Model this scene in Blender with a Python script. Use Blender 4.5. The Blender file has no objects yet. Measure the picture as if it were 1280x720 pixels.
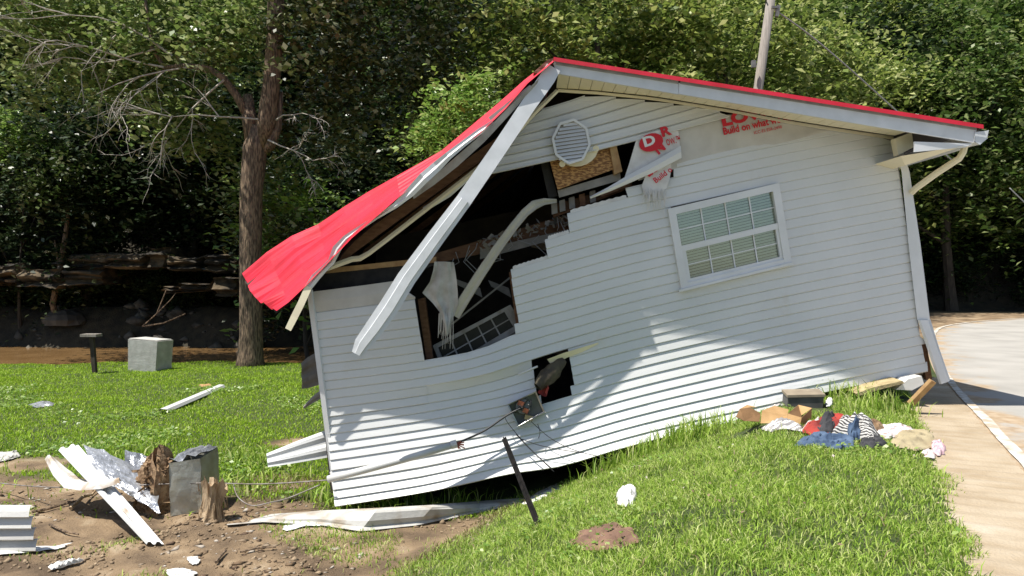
import bpy, math, random
import numpy as np
from mathutils import Vector, Matrix, noise as mnoise

random.seed(7)
rng = np.random.default_rng(11)
scene = bpy.context.scene
COL = scene.collection
R = math.radians

# ------------------------------------------------------------------ camera, light, exposure
CAMZ = 1.5
cam_data = bpy.data.cameras.new("camera")
cam = bpy.data.objects.new("camera", cam_data)
COL.objects.link(cam)
cam.location = (0, 0, CAMZ)
cam.rotation_euler = (R(90), 0, 0)
cam_data.sensor_width = 36
cam_data.lens = 930 / 1280 * 36
cam_data.shift_y = -10 / 1280
cam_data.clip_end = 600
cam_data.clip_start = 0.05
scene.camera = cam

TO_SUN = Vector((-0.36, -0.17, 0.92)).normalized()
world = bpy.data.worlds.new("World")
scene.world = world
world.use_nodes = True
wn = world.node_tree.nodes
wl = world.node_tree.links
wn.clear()
w_out = wn.new("ShaderNodeOutputWorld")
w_bg = wn.new("ShaderNodeBackground")
w_sky = wn.new("ShaderNodeTexSky")
w_sky.sky_type = 'NISHITA'
w_sky.sun_disc = False
w_sky.sun_elevation = math.asin(TO_SUN.z)
w_sky.sun_rotation = math.atan2(TO_SUN.x, TO_SUN.y)
w_bg.inputs["Strength"].default_value = 0.09
wl.new(w_sky.outputs[0], w_bg.inputs["Color"])
wl.new(w_bg.outputs[0], w_out.inputs["Surface"])
sun_data = bpy.data.lights.new("sun", 'SUN')
sun_data.energy = 5.0
sun_data.angle = R(0.5)
sun_data.color = (1.0, 0.95, 0.87)
sun = bpy.data.objects.new("sun", sun_data)
COL.objects.link(sun)
sun.location = (-20, -10, 40)
sun.rotation_euler = (-TO_SUN).to_track_quat('-Z', 'Y').to_euler()
scene.view_settings.view_transform = 'Standard'
scene.view_settings.look = 'None'
scene.view_settings.gamma = 1
scene.view_settings.use_curve_mapping = False
scene.view_settings.exposure = 0.52
scene.render.engine = 'CYCLES'
scene.cycles.max_bounces = 6
scene.cycles.transparent_max_bounces = 8

# ------------------------------------------------------------------ picture <-> place
F, CX, CY = 930.0, 640.0, 350.0


def P(x, y, Y):
    return Vector(((x - CX) / F * Y, Y, CAMZ - (y - CY) / F * Y))


def Yw(x):
    return 8.1 / (1 - 0.05 * (x - CX) / F)


def W(x, y, off=0.0):
    return P(x, y, Yw(x) - off)


def sstep(a, b, v):
    t = np.clip((v - a) / (b - a), 0, 1)
    return t * t * (3 - 2 * t)


def wav(X, Y, s, ph=0.0):
    return (np.sin(X * s + 1.3 * np.sin(Y * s * .7 + ph)) + np.sin(Y * s * 1.13 + 1.7 * np.sin(X * s * .8 + ph * 2))
            + np.sin((X + Y) * s * .63 + ph)) / 3


RD_P = (3.94, 6.98)
RD_D = (0.431, 0.902)


def road_d(X, Y):
    return -RD_D[1] * (X - RD_P[0]) + RD_D[0] * (Y - RD_P[1])


# left edge line of the asphalt (white line), bends right far away
EDGE = [(-1.6, -6.2), (3.92, 5.7), (6.2, 10.6), (8.4, 14.8), (10.6, 18.7), (13.1, 22.4), (16.6, 25.6), (21.0, 28.0), (30, 30.6), (60, 36)]
_pd = np.array([-99, 0, .5, 1.24, 2.3, 3.0, 3.57, 4.3, 99])
_pz = np.array([.10, .10, .18, .20, -.17, -.48, -.78, -.95, -.95])


def gz(X, Y):
    X = np.asarray(X, float)
    Y = np.asarray(Y, float)
    d = road_d(X, Y)
    d2 = np.where(Y > 15, np.minimum(d, (Y - 15) * 0 + d), d)
    z = np.interp(d2, _pd, _pz)
    # far right: the ground beyond the road bend stays at road level
    land = sstep(0.25, 1.2, d)
    z = z + land * (0.035 * wav(X, Y, 2.1) + 0.02 * wav(X, Y, 5.3, 1.0))
    mud = sstep(3.6, 4.4, d) * sstep(9.6, 8.4, Y)
    z = z + mud * (0.018 * wav(X, Y, 9.0, 2.0) + 0.010 * wav(X, Y, 21.0, .5))
    # creek on the left, behind the lawn
    lf = sstep(9.0, 2.0, X - (Y - 22) * .1)
    edge = 21.6 + 0.5 * np.sin(X * .5)
    bed = sstep(edge, edge + 3.0, Y) * lf
    z = z - 1.1 * bed
    bank = sstep(32, 34.5, Y + 0.5 * np.sin(X * .9)) * lf
    z = z + bank * 2.3
    # wooded hill behind everything
    h0 = 35.5 + 1.2 * np.sin(X * .21)
    t = np.maximum(Y - h0, 0)
    z = z + t * 0.62 + sstep(0, 4, t) * 0.8 + sstep(0, 6, t) * 0.6 * wav(X, Y, .8)
    return z


def gzf(x, y):
    return float(gz(x, y))


def G(px, py):
    """where the sight line through a picture point meets the ground"""
    Y = 2.0
    while Y < 60:
        p = P(px, py, Y)
        if p.z <= gzf(p.x, p.y):
            break
        Y += 0.02
    p = P(px, py, Y)
    return Vector((p.x, p.y, gzf(p.x, p.y)))


# ------------------------------------------------------------------ materials
def new_mat(name):
    m = bpy.data.materials.new(name)
    m.use_nodes = True
    nt = m.node_tree
    b = nt.nodes.get("Principled BSDF")
    return m, nt, b


def mat(name, c1, c2=None, rough=.6, scale=6.0, bump=0.0, bscale=None, metal=0.0, detail=6.0, stretch=None, lo=.35, hi=.65, spec=.5):
    m, nt, b = new_mat(name)
    b.inputs["Roughness"].default_value = rough
    b.inputs["Metallic"].default_value = metal
    b.inputs["Specular IOR Level"].default_value = spec
    tc = nt.nodes.new("ShaderNodeTexCoord")
    src = tc.outputs["Object"]
    if stretch:
        mp = nt.nodes.new("ShaderNodeMapping")
        mp.inputs["Scale"].default_value = stretch
        nt.links.new(src, mp.inputs["Vector"])
        src = mp.outputs[0]
    if c2 is not None:
        n = nt.nodes.new("ShaderNodeTexNoise")
        n.inputs["Scale"].default_value = scale
        n.inputs["Detail"].default_value = detail
        nt.links.new(src, n.inputs["Vector"])
        r = nt.nodes.new("ShaderNodeValToRGB")
        r.color_ramp.elements[0].position = lo
        r.color_ramp.elements[0].color = (*c1, 1)
        r.color_ramp.elements[1].position = hi
        r.color_ramp.elements[1].color = (*c2, 1)
        nt.links.new(n.outputs["Fac"], r.inputs["Fac"])
        nt.links.new(r.outputs["Color"], b.inputs["Base Color"])
    else:
        b.inputs["Base Color"].default_value = (*c1, 1)
    if bump:
        n2 = nt.nodes.new("ShaderNodeTexNoise")
        n2.inputs["Scale"].default_value = bscale or scale * 3
        n2.inputs["Detail"].default_value = 5
        nt.links.new(src, n2.inputs["Vector"])
        bp = nt.nodes.new("ShaderNodeBump")
        bp.inputs["Strength"].default_value = bump
        bp.inputs["Distance"].default_value = .02
        nt.links.new(n2.outputs["Fac"], bp.inputs["Height"])
        nt.links.new(bp.outputs[0], b.inputs["Normal"])
    return m


def leaf_mat(name, cols, trans=.35, rough=.45, spec=.5):
    m, nt, b = new_mat(name)
    geo = nt.nodes.new("ShaderNodeNewGeometry")
    r = nt.nodes.new("ShaderNodeValToRGB")
    els = r.color_ramp.elements
    while len(els) < len(cols):
        els.new(.5)
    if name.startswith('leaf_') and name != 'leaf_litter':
        f_ = {'leaf_mid_green': .72, 'leaf_dark': .62, 'leaf_olive': 1.3, 'leaf_pale_lit': 1.1, 'leaf_fresh': .95}.get(name, 1.3)  # leaf gains put the woods' sun and shade into the colour
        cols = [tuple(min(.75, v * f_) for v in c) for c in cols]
    for i, c in enumerate(cols):
        els[i].position = i / (len(cols) - 1)
        els[i].color = (*c, 1)
    nt.links.new(geo.outputs["Random Per Island"], r.inputs["Fac"])
    nt.links.new(r.outputs[0], b.inputs["Base Color"])
    b.inputs["Roughness"].default_value = rough
    b.inputs["Specular IOR Level"].default_value = spec
    tr = nt.nodes.new("ShaderNodeBsdfTranslucent")
    nt.links.new(r.outputs[0], tr.inputs["Color"])
    mx = nt.nodes.new("ShaderNodeMixShader")
    mx.inputs[0].default_value = trans
    out = nt.nodes["Material Output"]
    nt.links.new(b.outputs[0], mx.inputs[1])
    nt.links.new(tr.outputs[0], mx.inputs[2])
    nt.links.new(mx.outputs[0], out.inputs["Surface"])
    return m


def stripe_mat(name, c1, c2, scale=14, axis='X', dist=2.0):
    m, nt, b = new_mat(name)
    tc = nt.nodes.new("ShaderNodeTexCoord")
    w = nt.nodes.new("ShaderNodeTexWave")
    w.bands_direction = axis
    w.inputs["Scale"].default_value = scale
    w.inputs["Distortion"].default_value = dist
    nt.links.new(tc.outputs["Object"], w.inputs["Vector"])
    r = nt.nodes.new("ShaderNodeValToRGB")
    r.color_ramp.interpolation = 'CONSTANT'
    r.color_ramp.elements[0].color = (*c1, 1)
    r.color_ramp.elements[1].position = .5
    r.color_ramp.elements[1].color = (*c2, 1)
    nt.links.new(w.outputs["Fac"], r.inputs["Fac"])
    nt.links.new(r.outputs[0], b.inputs["Base Color"])
    b.inputs["Roughness"].default_value = .9
    return m


M = {}
M['siding'] = mat('white_vinyl', (.64, .65, .64), (.70, .705, .695), .42, 1.3, .04, 30)
# dirt splashes on the siding: broad faint tan stains
_nt = M['siding'].node_tree
_b = _nt.nodes["Principled BSDF"]
_n = _nt.nodes.new("ShaderNodeTexNoise"); _n.inputs["Scale"].default_value = 2.2; _n.inputs["Detail"].default_value = 9; _n.inputs["Roughness"].default_value = .7
_tc = _nt.nodes.new("ShaderNodeTexCoord"); _nt.links.new(_tc.outputs["Object"], _n.inputs["Vector"])
_r = _nt.nodes.new("ShaderNodeValToRGB"); _r.color_ramp.elements[0].position = .60; _r.color_ramp.elements[1].position = .85
_nt.links.new(_n.outputs["Fac"], _r.inputs["Fac"])
_mx = _nt.nodes.new("ShaderNodeMix"); _mx.data_type = 'RGBA'
_old = _b.inputs["Base Color"].links[0].from_socket
_nt.links.new(_r.outputs[0], _mx.inputs["Factor"]); _nt.links.new(_old, _mx.inputs["A"]); _mx.inputs["B"].default_value = (.58, .55, .48, 1)
_nt.links.new(_mx.outputs["Result"], _b.inputs["Base Color"])
M['trim'] = mat('white_trim', (.74, .75, .76), (.66, .67, .67), .4, 3, .05, 25)
M['fascia'] = mat('painted_metal_wrap', (.70, .72, .74), (.55, .57, .58), .35, 5, .05, 18, stretch=(1, 1, 1), lo=.3, hi=.75)
M['cream'] = mat('cream_vinyl', (.76, .69, .49), (.82, .75, .55), .5, 3)
M['red'] = mat('red_roof_metal', (.50, .012, .026), (.66, .018, .045), .5, 2.2, .10, 14, detail=12, lo=.36, hi=.6)
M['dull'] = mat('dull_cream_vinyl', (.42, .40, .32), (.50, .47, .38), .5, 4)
M['red_print'] = mat('red_print', (.58, .015, .03), None, .7)
M['white_print'] = mat('white_print', (.75, .75, .75), None, .7)
M['wrap'] = mat('grey_house_wrap', (.50, .48, .44), (.58, .56, .52), .6, 5, .15, 12)
M['wrap_white'] = mat('white_house_wrap', (.72, .71, .69), (.60, .58, .55), .6, 8, .3, 14)
M['wood'] = mat('rough_brown_wood', (.12, .055, .025), (.2, .1, .05), .8, 9, .2, 30, stretch=(1, 1, 3))
M['pine'] = mat('pale_pine', (.42, .27, .12), (.3, .17, .07), .75, 12, .2, 30)
M['osb'] = mat('strand_board', (.50, .28, .10), (.20, .09, .03), .7, 20, .3, 60, lo=.44, hi=.54, stretch=(1, 1, 2.6))
M['inside'] = mat('dark_interior_board', (.035, .026, .02), (.06, .045, .033), .9, 6)  # near-black brown: the shade of the openings is put into the colour
M['black'] = mat('matte_black', (.012, .012, .013), (.03, .028, .026), .9, 9)
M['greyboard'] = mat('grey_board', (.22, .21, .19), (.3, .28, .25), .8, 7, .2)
M['deck_grey'] = mat('weathered_grey_underside', (.34, .34, .33), (.24, .23, .22), .7, 8)
M['muddy'] = mat('muddy_vinyl', (.62, .61, .58), (.34, .25, .16), .55, 5, .2, 20, detail=10, lo=.50, hi=.68)
M['muddy_grey'] = mat('muddy_grey_vinyl', (.50, .49, .46), (.30, .24, .17), .55, 3.5, .2, 20, detail=10, lo=.48, hi=.68)
M['blind'] = mat('blind_slat', (.70, .70, .65), (.76, .76, .71), .6, 3)
M['room'] = mat('dim_room', (.08, .09, .08), None, .9)
M['steel'] = mat('galvanised_steel', (.45, .45, .43), (.32, .32, .30), .38, 9, .1, 30, metal=.7)
M['box_grey'] = mat('grey_enclosure_paint', (.20, .21, .20), (.14, .14, .13), .5, 9)
M['copper'] = mat('copper_clamp', (.45, .16, .10), (.30, .09, .06), .4, 20, metal=.5)
M['cable'] = mat('black_cable', (.02, .02, .022), None, .5)
M['cable_grey'] = mat('grey_cable', (.30, .30, .29), None, .5)
M['pvc'] = mat('grey_pvc', (.55, .55, .54), (.62, .62, .60), .4, 5)
M['insul'] = mat('brown_insulation', (.085, .07, .04), (.04, .03, .02), .7, 7, .5, 18)
M['foil'] = mat('crinkled_foil', (.62, .64, .67), (.40, .42, .45), .30, 7, 1.0, 16, metal=.6)
M['duct'] = mat('silver_duct', (.52, .53, .48), (.36, .34, .27), .45, 6, .6, 9, metal=.35, detail=10)
M['mudleaf'] = mat('muddy_shreds', (.16, .095, .05), (.34, .23, .13), .9, 16, .8, 30)
M['cloth_w'] = mat('dirty_white_cloth', (.58, .57, .55), (.42, .39, .35), .9, 7, .3, 25)
M['concrete'] = mat('grey_concrete', (.56, .55, .51), (.42, .41, .37), .85, 6, .35, 22)
M['bark'] = mat('tree_bark', (.25, .175, .11), (.075, .05, .033), .9, 7, 1.0, 9, stretch=(4, 4, .7), detail=12, lo=.40, hi=.58)
M['bark_dark'] = mat('dark_bark', (.07, .055, .04), (.035, .027, .02), .9, 6, .6, 9, stretch=(3, 3, .6))
M['twig'] = mat('bleached_twig', (.50, .46, .40), (.36, .32, .27), .8, 10)
M['pole'] = mat('weathered_pole', (.30, .27, .235), (.20, .18, .155), .85, 7, .4, 18, stretch=(4, 4, .4))
M['rock'] = mat('sandstone', (.115, .085, .05), (.022, .019, .014), .95, 1.4, 1.0, 5, detail=10, lo=.42, hi=.58, stretch=(1, 1, 2.2))
M['rock_dark'] = mat('dark_brown_rock', (.075, .066, .052), (.03, .027, .022), .8, 2.2, .9, 6)  # dark brown rock tone for the far boulders
M['post'] = mat('black_steel_post', (.006, .006, .006), (.015, .013, .012), .8, 14, spec=.1)
M['rust'] = mat('rusty_wire', (.16, .13, .11), (.3, .28, .26), .6, 12, metal=.3)
M['card'] = mat('brown_cardboard', (.46, .29, .13), (.37, .22, .09), .85, 6, .2)
M['card_dark'] = mat('wet_cardboard', (.22, .12, .05), (.14, .075, .03), .85, 6, .2)
M['denim'] = mat('blue_denim', (.035, .065, .125), (.09, .14, .22), .9, 9, .4, 40)
M['redcloth'] = mat('red_cloth', (.40, .045, .03), (.22, .03, .025), .9, 9, .3, 30)
M['charcoal'] = mat('charcoal_cloth', (.03, .03, .034), (.06, .06, .065), .9, 9, .3, 30)
M['tan'] = mat('muddy_tan_cloth', (.40, .34, .21), (.33, .27, .16), .9, 6, .3, 30)
M['pink'] = mat('pink_floral_cloth', (.60, .30, .36), (.66, .55, .56), .9, 26, .2, 30)
M['floral'] = mat('white_floral_cloth', (.66, .62, .60), (.42, .28, .27), .9, 22, .2, 30, lo=.5, hi=.62)
M['stripe'] = stripe_mat('black_white_stripe', (.045, .043, .045), (.50, .49, .46), 13, 'DIAGONAL', 5)
M['stripe2'] = stripe_mat('grey_white_stripe', (.25, .24, .24), (.62, .60, .57), 7, 'Y', 3)
M['case'] = mat('dark_case', (.06, .058, .055), (.10, .095, .09), .6, 9)
M['case_top'] = mat('muddy_case_top', (.30, .25, .18), (.22, .18, .13), .8, 7)
M['foam'] = mat('yellow_foam', (.46, .38, .21), (.32, .25, .13), .85, 12, .4)
M['clay'] = mat('reddish_clay_rock', (.24, .14, .095), (.13, .075, .05), .95, 9, .8, 26, detail=10)
M['white_plastic'] = mat('white_plastic', (.76, .76, .74), (.66, .64, .60), .5, 8)
M['stump'] = mat('splintered_wood', (.52, .40, .26), (.26, .17, .09), .85, 9, .9, 20, stretch=(2, 2, .5))
M['shingle'] = mat('dark_shingle', (.03, .032, .035), (.055, .055, .055), .85, 14, .4)

M['grass'] = leaf_mat('grass_blades', [(.08, .155, .016), (.23, .38, .042), (.34, .50, .068), (.45, .56, .12), (.60, .62, .28)], .35, .5, .25)
M['lawn'] = leaf_mat('lawn_blades', [(.15, .28, .018), (.29, .48, .026), (.37, .56, .04), (.47, .58, .10)], .35, .5, .2)
M['drygrass'] = leaf_mat('dry_blades', [(.30, .24, .12), (.22, .17, .08), (.16, .17, .05)], .3, .6)
M['leafA'] = leaf_mat('leaf_mid_green', [(.025, .05, .012), (.045, .09, .018), (.075, .13, .026), (.11, .17, .04), (.26, .29, .16)], .3, .35)  # palest stop of the leaf ramps paints in sunlit sparkle
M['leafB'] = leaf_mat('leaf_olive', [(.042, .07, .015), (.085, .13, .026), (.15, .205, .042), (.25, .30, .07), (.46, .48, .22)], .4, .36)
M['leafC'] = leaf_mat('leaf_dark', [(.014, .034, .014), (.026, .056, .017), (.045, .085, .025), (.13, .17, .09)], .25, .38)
M['leafE'] = leaf_mat('leaf_pale_lit', [(.05, .09, .02), (.11, .18, .04), (.18, .25, .065), (.27, .33, .11), (.40, .43, .24)], .35, .38)  # lit copy of the crown leaves, sunlight put into the colour
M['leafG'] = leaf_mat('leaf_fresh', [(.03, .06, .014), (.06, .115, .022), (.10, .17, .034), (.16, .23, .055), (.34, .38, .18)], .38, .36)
M['leafF'] = leaf_mat('leaf_shade_olive', [(.022, .030, .010), (.04, .05, .014), (.065, .075, .022), (.10, .11, .04), (.30, .31, .22)], .25, .35)  # shaded copy of the crown leaves, shade put into the colour
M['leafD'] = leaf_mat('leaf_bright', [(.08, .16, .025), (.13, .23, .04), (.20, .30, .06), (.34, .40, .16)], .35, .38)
M['litter'] = leaf_mat('leaf_litter', [(.10, .06, .035), (.17, .11, .06), (.26, .19, .12), (.5, .46, .4)], .05, .8)

m, nt, b = new_mat('window_glass')
gl = nt.nodes.new("ShaderNodeBsdfGlossy"); gl.inputs["Roughness"].default_value = .03; gl.inputs["Color"].default_value = (.9, .95, .92, 1)
tp = nt.nodes.new("ShaderNodeBsdfTransparent"); tp.inputs["Color"].default_value = (.80, .84, .80, 1)
mx = nt.nodes.new("ShaderNodeMixShader"); mx.inputs[0].default_value = .16
nt.links.new(tp.outputs[0], mx.inputs[1]); nt.links.new(gl.outputs[0], mx.inputs[2])
nt.links.new(mx.outputs[0], nt.nodes["Material Output"].inputs["Surface"])
M['glass'] = m
M['dark_glass'] = mat('dark_opaque_glass', (.010, .012, .011), (.022, .022, .02), .35, 8, spec=.25)  # opaque near-black pane instead of clear glass
M['dim_trim'] = mat('shade_dimmed_trim', (.34, .34, .33), (.22, .205, .18), .6, 8, .1, 20)  # dimmed copy of the white trim, shade of the opening painted in


# ------------------------------------------------------------------ mesh building
class MB:
    def __init__(s):
        s.v = []
        s.f = []
        s.m = []

    def add(s, pts, faces, mi=0):
        o = len(s.v)
        s.v += [Vector(p) for p in pts]
        for f in faces:
            s.f.append([i + o for i in f])
            s.m.append(mi)

    def grid(s, rows, mi=0):
        nr, nc = len(rows), len(rows[0])
        pts = [p for r in rows for p in r]
        s.add(pts, [(i * nc + k, i * nc + k + 1, (i + 1) * nc + k + 1, (i + 1) * nc + k) for i in range(nr - 1) for k in range(nc - 1)], mi)

    def slab(s, poly, d, mi=0):
        """polygon pushed along vector d"""
        d = Vector(d)
        n = len(poly)
        a = [Vector(p) for p in poly]
        bb = [p + d for p in a]
        fs = [tuple(range(n)), tuple(range(2 * n - 1, n - 1, -1))]
        fs += [(i, i + n, (i + 1) % n + n, (i + 1) % n) for i in range(n)]
        s.add(a + bb, fs, mi)

    def box(s, c, size, rot=None, mi=0):
        hx, hy, hz = size[0] / 2, size[1] / 2, size[2] / 2
        pts = [Vector((x, y, z)) for x in (-hx, hx) for y in (-hy, hy) for z in (-hz, hz)]
        if rot is not None:
            pts = [rot @ p for p in pts]
        s.add([p + Vector(c) for p in pts], [(0, 1, 3, 2), (4, 6, 7, 5), (0, 4, 5, 1), (2, 3, 7, 6), (0, 2, 6, 4), (1, 5, 7, 3)], mi)

    def beam(s, a, b, w, h, up=(0, -1, 0), mi=0):
        """square bar from a to b, w across, h along 'up'"""
        a, b = Vector(a), Vector(b)
        d = (b - a).normalized()
        u = Vector(up)
        u = (u - d * u.dot(d)).normalized()
        r = d.cross(u)
        q = [r * w / 2 + u * h / 2, -r * w / 2 + u * h / 2, -r * w / 2 - u * h / 2, r * w / 2 - u * h / 2]
        s.add([a + k for k in q] + [b + k for k in q], [(0, 1, 2, 3), (7, 6, 5, 4), (0, 4, 5, 1), (1, 5, 6, 2), (2, 6, 7, 3), (3, 7, 4, 0)], mi)

    def tube(s, pts, rad, n=7, mi=0, cap=True):
        pts = [Vector(p) for p in pts]
        if not hasattr(rad, '__len__'):
            rad = [rad] * len(pts)
        rings = []
        prev = None
        for i, p in enumerate(pts):
            d = (pts[min(i + 1, len(pts) - 1)] - pts[max(i - 1, 0)])
            d = d.normalized() if d.length > 1e-9 else Vector((0, 0, 1))
            a = prev if prev is not None else (Vector((1, 0, 0)) if abs(d.x) < .8 else Vector((0, 1, 0)))
            a = (a - d * a.dot(d)).normalized()
            prev = a
            c = d.cross(a)
            rings.append([p + (a * math.cos(t) + c * math.sin(t)) * rad[i] for t in [2 * math.pi * k / n for k in range(n)]])
        o = len(s.v)
        for r in rings:
            s.v += r
        for i in range(len(rings) - 1):
            for k in range(n):
                s.f.append([o + i * n + k, o + i * n + (k + 1) % n, o + (i + 1) * n + (k + 1) % n, o + (i + 1) * n + k])
                s.m.append(mi)
        if cap:
            s.f.append([o + k for k in range(n)][::-1]); s.m.append(mi)
            s.f.append([o + (len(rings) - 1) * n + k for k in range(n)]); s.m.append(mi)

    def build(s, name, mats, parent=None, smooth=False, loc=None, label=None):
        if not isinstance(mats, (list, tuple)):
            mats = [mats]
        base = wloc(parent) if parent else Vector(loc if loc is not None else (0, 0, 0))
        me = bpy.data.meshes.new(name)
        me.from_pydata([tuple(v - base) for v in s.v], [], s.f)
        for mm in mats:
            me.materials.append(mm)
        if len(mats) > 1:
            me.polygons.foreach_set("material_index", s.m)
        if smooth:
            me.polygons.foreach_set("use_smooth", [True] * len(me.polygons))
        me.update()
        o = bpy.data.objects.new(name, me)
        COL.objects.link(o)
        if parent:
            o.parent = parent
        else:
            o.location = base
        if label:
            o['label'] = label
        return o


def wloc(o):
    v = Vector((0, 0, 0))
    while o:
        v = v + o.location
        o = o.parent
    return v


def tag(o, label, cat, group=None):
    o['label'] = label
    o['category'] = cat
    if group:
        o['group'] = group
    return o


def thing(name, label, cat, loc, group=None):
    o = bpy.data.objects.new(name, None)
    o.empty_display_size = .2
    COL.objects.link(o)
    o.location = loc
    return tag(o, label, cat, group)


def np_mesh(name, verts, quads, material, kind=None, tris=None, parent=None, loc=None):
    """fast mesh out of numpy arrays"""
    me = bpy.data.meshes.new(name)
    nq = 0 if quads is None else len(quads)
    nt_ = 0 if tris is None else len(tris)
    me.vertices.add(len(verts))
    me.vertices.foreach_set("co", np.asarray(verts, np.float32).ravel())
    idx = []
    tot = []
    if nq:
        idx.append(quads.ravel()); tot.append(np.full(nq, 4))
    if nt_:
        idx.append(tris.ravel()); tot.append(np.full(nt_, 3))
    idx = np.concatenate(idx).astype(np.int32)
    tot = np.concatenate(tot).astype(np.int32)
    me.loops.add(len(idx))
    me.loops.foreach_set("vertex_index", idx)
    me.polygons.add(len(tot))
    st = np.concatenate([[0], np.cumsum(tot)[:-1]]).astype(np.int32)
    me.polygons.foreach_set("loop_start", st)
    me.polygons.foreach_set("loop_total", tot)
    me.materials.append(material)
    me.update(calc_edges=True)
    o = bpy.data.objects.new(name, me)
    COL.objects.link(o)
    if parent:
        o.parent = parent
    elif loc is not None:
        o.location = loc
    if kind:
        o['kind'] = kind
    return o


def text_geo(s, bold=.02):
    cu = bpy.data.curves.new("t", 'FONT')
    cu.body = s
    cu.offset = bold
    cu.resolution_u = 3
    o = bpy.data.objects.new("t", cu)
    COL.objects.link(o)
    dg = bpy.context.evaluated_depsgraph_get()
    me = bpy.data.meshes.new_from_object(o.evaluated_get(dg))
    v = [(p.co.x, p.co.y) for p in me.vertices]
    f = [list(p.vertices) for p in me.polygons]
    bpy.data.objects.remove(o)
    bpy.data.meshes.remove(me)
    bpy.data.curves.remove(cu)
    return v, f


def text_on(s, org, ex, ey, length, height, name, material, parent, bold=.02, clip=None, hfix=None):
    """flat lettering laid from org along ex, letters up along ey"""
    v, f = text_geo(s, bold)
    x0, x1 = min(p[0] for p in v), max(p[0] for p in v)
    y1 = hfix or max(p[1] for p in v)
    ex, ey = Vector(ex), Vector(ey)
    mb = MB()
    mb.add([Vector(org) + ex * ((p[0] - x0) / (x1 - x0) * length) + ey * (p[1] / y1 * height) for p in v], f)
    return mb.build(name, material, parent)


# ------------------------------------------------------------------ setting: ground, road, water
def arr(*seg):
    out = []
    for a, bb, st in seg:
        out.append(np.arange(a, bb, st))
    return np.concatenate(out)


gx = arr((-90, -14, 2.0), (-14, -6, .4), (-6, 6, .08), (6, 14, .4), (14, 92, 2.0))
gy = arr((-10, 2, .6), (2, 10, .08), (10, 22, .3), (22, 40, .5), (40, 96, 2.0))
GX, GY = np.meshgrid(gx, gy)
GZ = gz(GX, GY)
verts = np.stack([GX.ravel(), GY.ravel(), GZ.ravel()], 1)
nx, ny = len(gx), len(gy)
ii = (np.arange(ny - 1)[:, None] * nx + np.arange(nx - 1)[None, :]).ravel()
quads = np.stack([ii, ii + 1, ii + nx + 1, ii + nx], 1)


def mudmask(X, Y):
    d = road_d(X, Y)
    lim = 7.75 + np.maximum(0, -X - 1.2) * .33 + .28 * wav(X, Y, 2.6, .4) + .12 * wav(X, Y, 7.1, 1.4)
    a = sstep(lim + .25, lim - .25, Y) * sstep(3.55, 4.05, d + .22 * wav(X, Y, 3.1, 2.2))
    # bare tan patch beside the house and a scruffy strip in the lawn
    bpx = np.exp(-(((X + 3.05) / .8) ** 2 + ((Y - 11.2) / .55) ** 2))
    a = np.maximum(a, sstep(.35, .65, bpx))
    s2 = np.exp(-(((X + 2.9) / .75) ** 2 + ((Y - 8.9) / .5) ** 2))
    a = np.maximum(a, sstep(.3, .7, s2) * .75)
    s3 = np.exp(-(((X + 6.6) / .9) ** 2 + ((Y - 9.9) / .5) ** 2))
    a = np.maximum(a, sstep(.3, .7, s3))
    a = np.maximum(a, sstep(8.5, 10, X) * sstep(16.5, 19, Y) * sstep(33.5, 31, Y))
    return a


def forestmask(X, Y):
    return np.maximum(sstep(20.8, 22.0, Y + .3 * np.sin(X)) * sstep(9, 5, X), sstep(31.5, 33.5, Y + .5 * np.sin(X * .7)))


gm, nt, b = new_mat('ground_soil')
L = nt.links.new
at = nt.nodes.new("ShaderNodeAttribute"); at.attribute_name = "mud"
at2 = nt.nodes.new("ShaderNodeAttribute"); at2.attribute_name = "woods"
tc = nt.nodes.new("ShaderNodeTexCoord")


def ramp(scale, c1, c2, lo=.35, hi=.65, det=8, c3=None):
    n = nt.nodes.new("ShaderNodeTexNoise"); n.inputs["Scale"].default_value = scale; n.inputs["Detail"].default_value = det
    L(tc.outputs["Object"], n.inputs["Vector"])
    r = nt.nodes.new("ShaderNodeValToRGB")
    r.color_ramp.elements[0].position = lo; r.color_ramp.elements[0].color = (*c1, 1)
    r.color_ramp.elements[1].position = hi; r.color_ramp.elements[1].color = (*c2, 1)
    if c3:
        e = r.color_ramp.elements.new(min(hi + .12, 1)); e.color = (*c3, 1)
    L(n.outputs["Fac"], r.inputs["Fac"])
    return r.outputs[0], n.outputs["Fac"]


c_mud, f_mud = ramp(2.0, (.125, .084, .048), (.28, .195, .112), .36, .56, 13, (.43, .335, .22))
c_gr, _ = ramp(5, (.035, .055, .012), (.075, .10, .025), .35, .65)
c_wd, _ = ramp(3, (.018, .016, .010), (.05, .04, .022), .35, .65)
m1 = nt.nodes.new("ShaderNodeMix"); m1.data_type = 'RGBA'
m2 = nt.nodes.new("ShaderNodeMix"); m2.data_type = 'RGBA'
L(at.outputs["Fac"], m1.inputs["Factor"]); L(c_gr, m1.inputs["A"]); L(c_mud, m1.inputs["B"])
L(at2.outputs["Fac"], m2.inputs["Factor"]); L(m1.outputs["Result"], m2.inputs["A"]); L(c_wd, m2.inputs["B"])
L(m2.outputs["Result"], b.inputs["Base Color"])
b.inputs["Roughness"].default_value = .9
nb = nt.nodes.new("ShaderNodeTexNoise"); nb.inputs["Scale"].default_value = 16; nb.inputs["Detail"].default_value = 10; nb.inputs["Roughness"].default_value = .7
L(tc.outputs["Object"], nb.inputs["Vector"])
bp = nt.nodes.new("ShaderNodeBump"); bp.inputs["Strength"].default_value = .9; bp.inputs["Distance"].default_value = .05
L(nb.outputs["Fac"], bp.inputs["Height"]); L(bp.outputs[0], b.inputs["Normal"])

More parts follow.
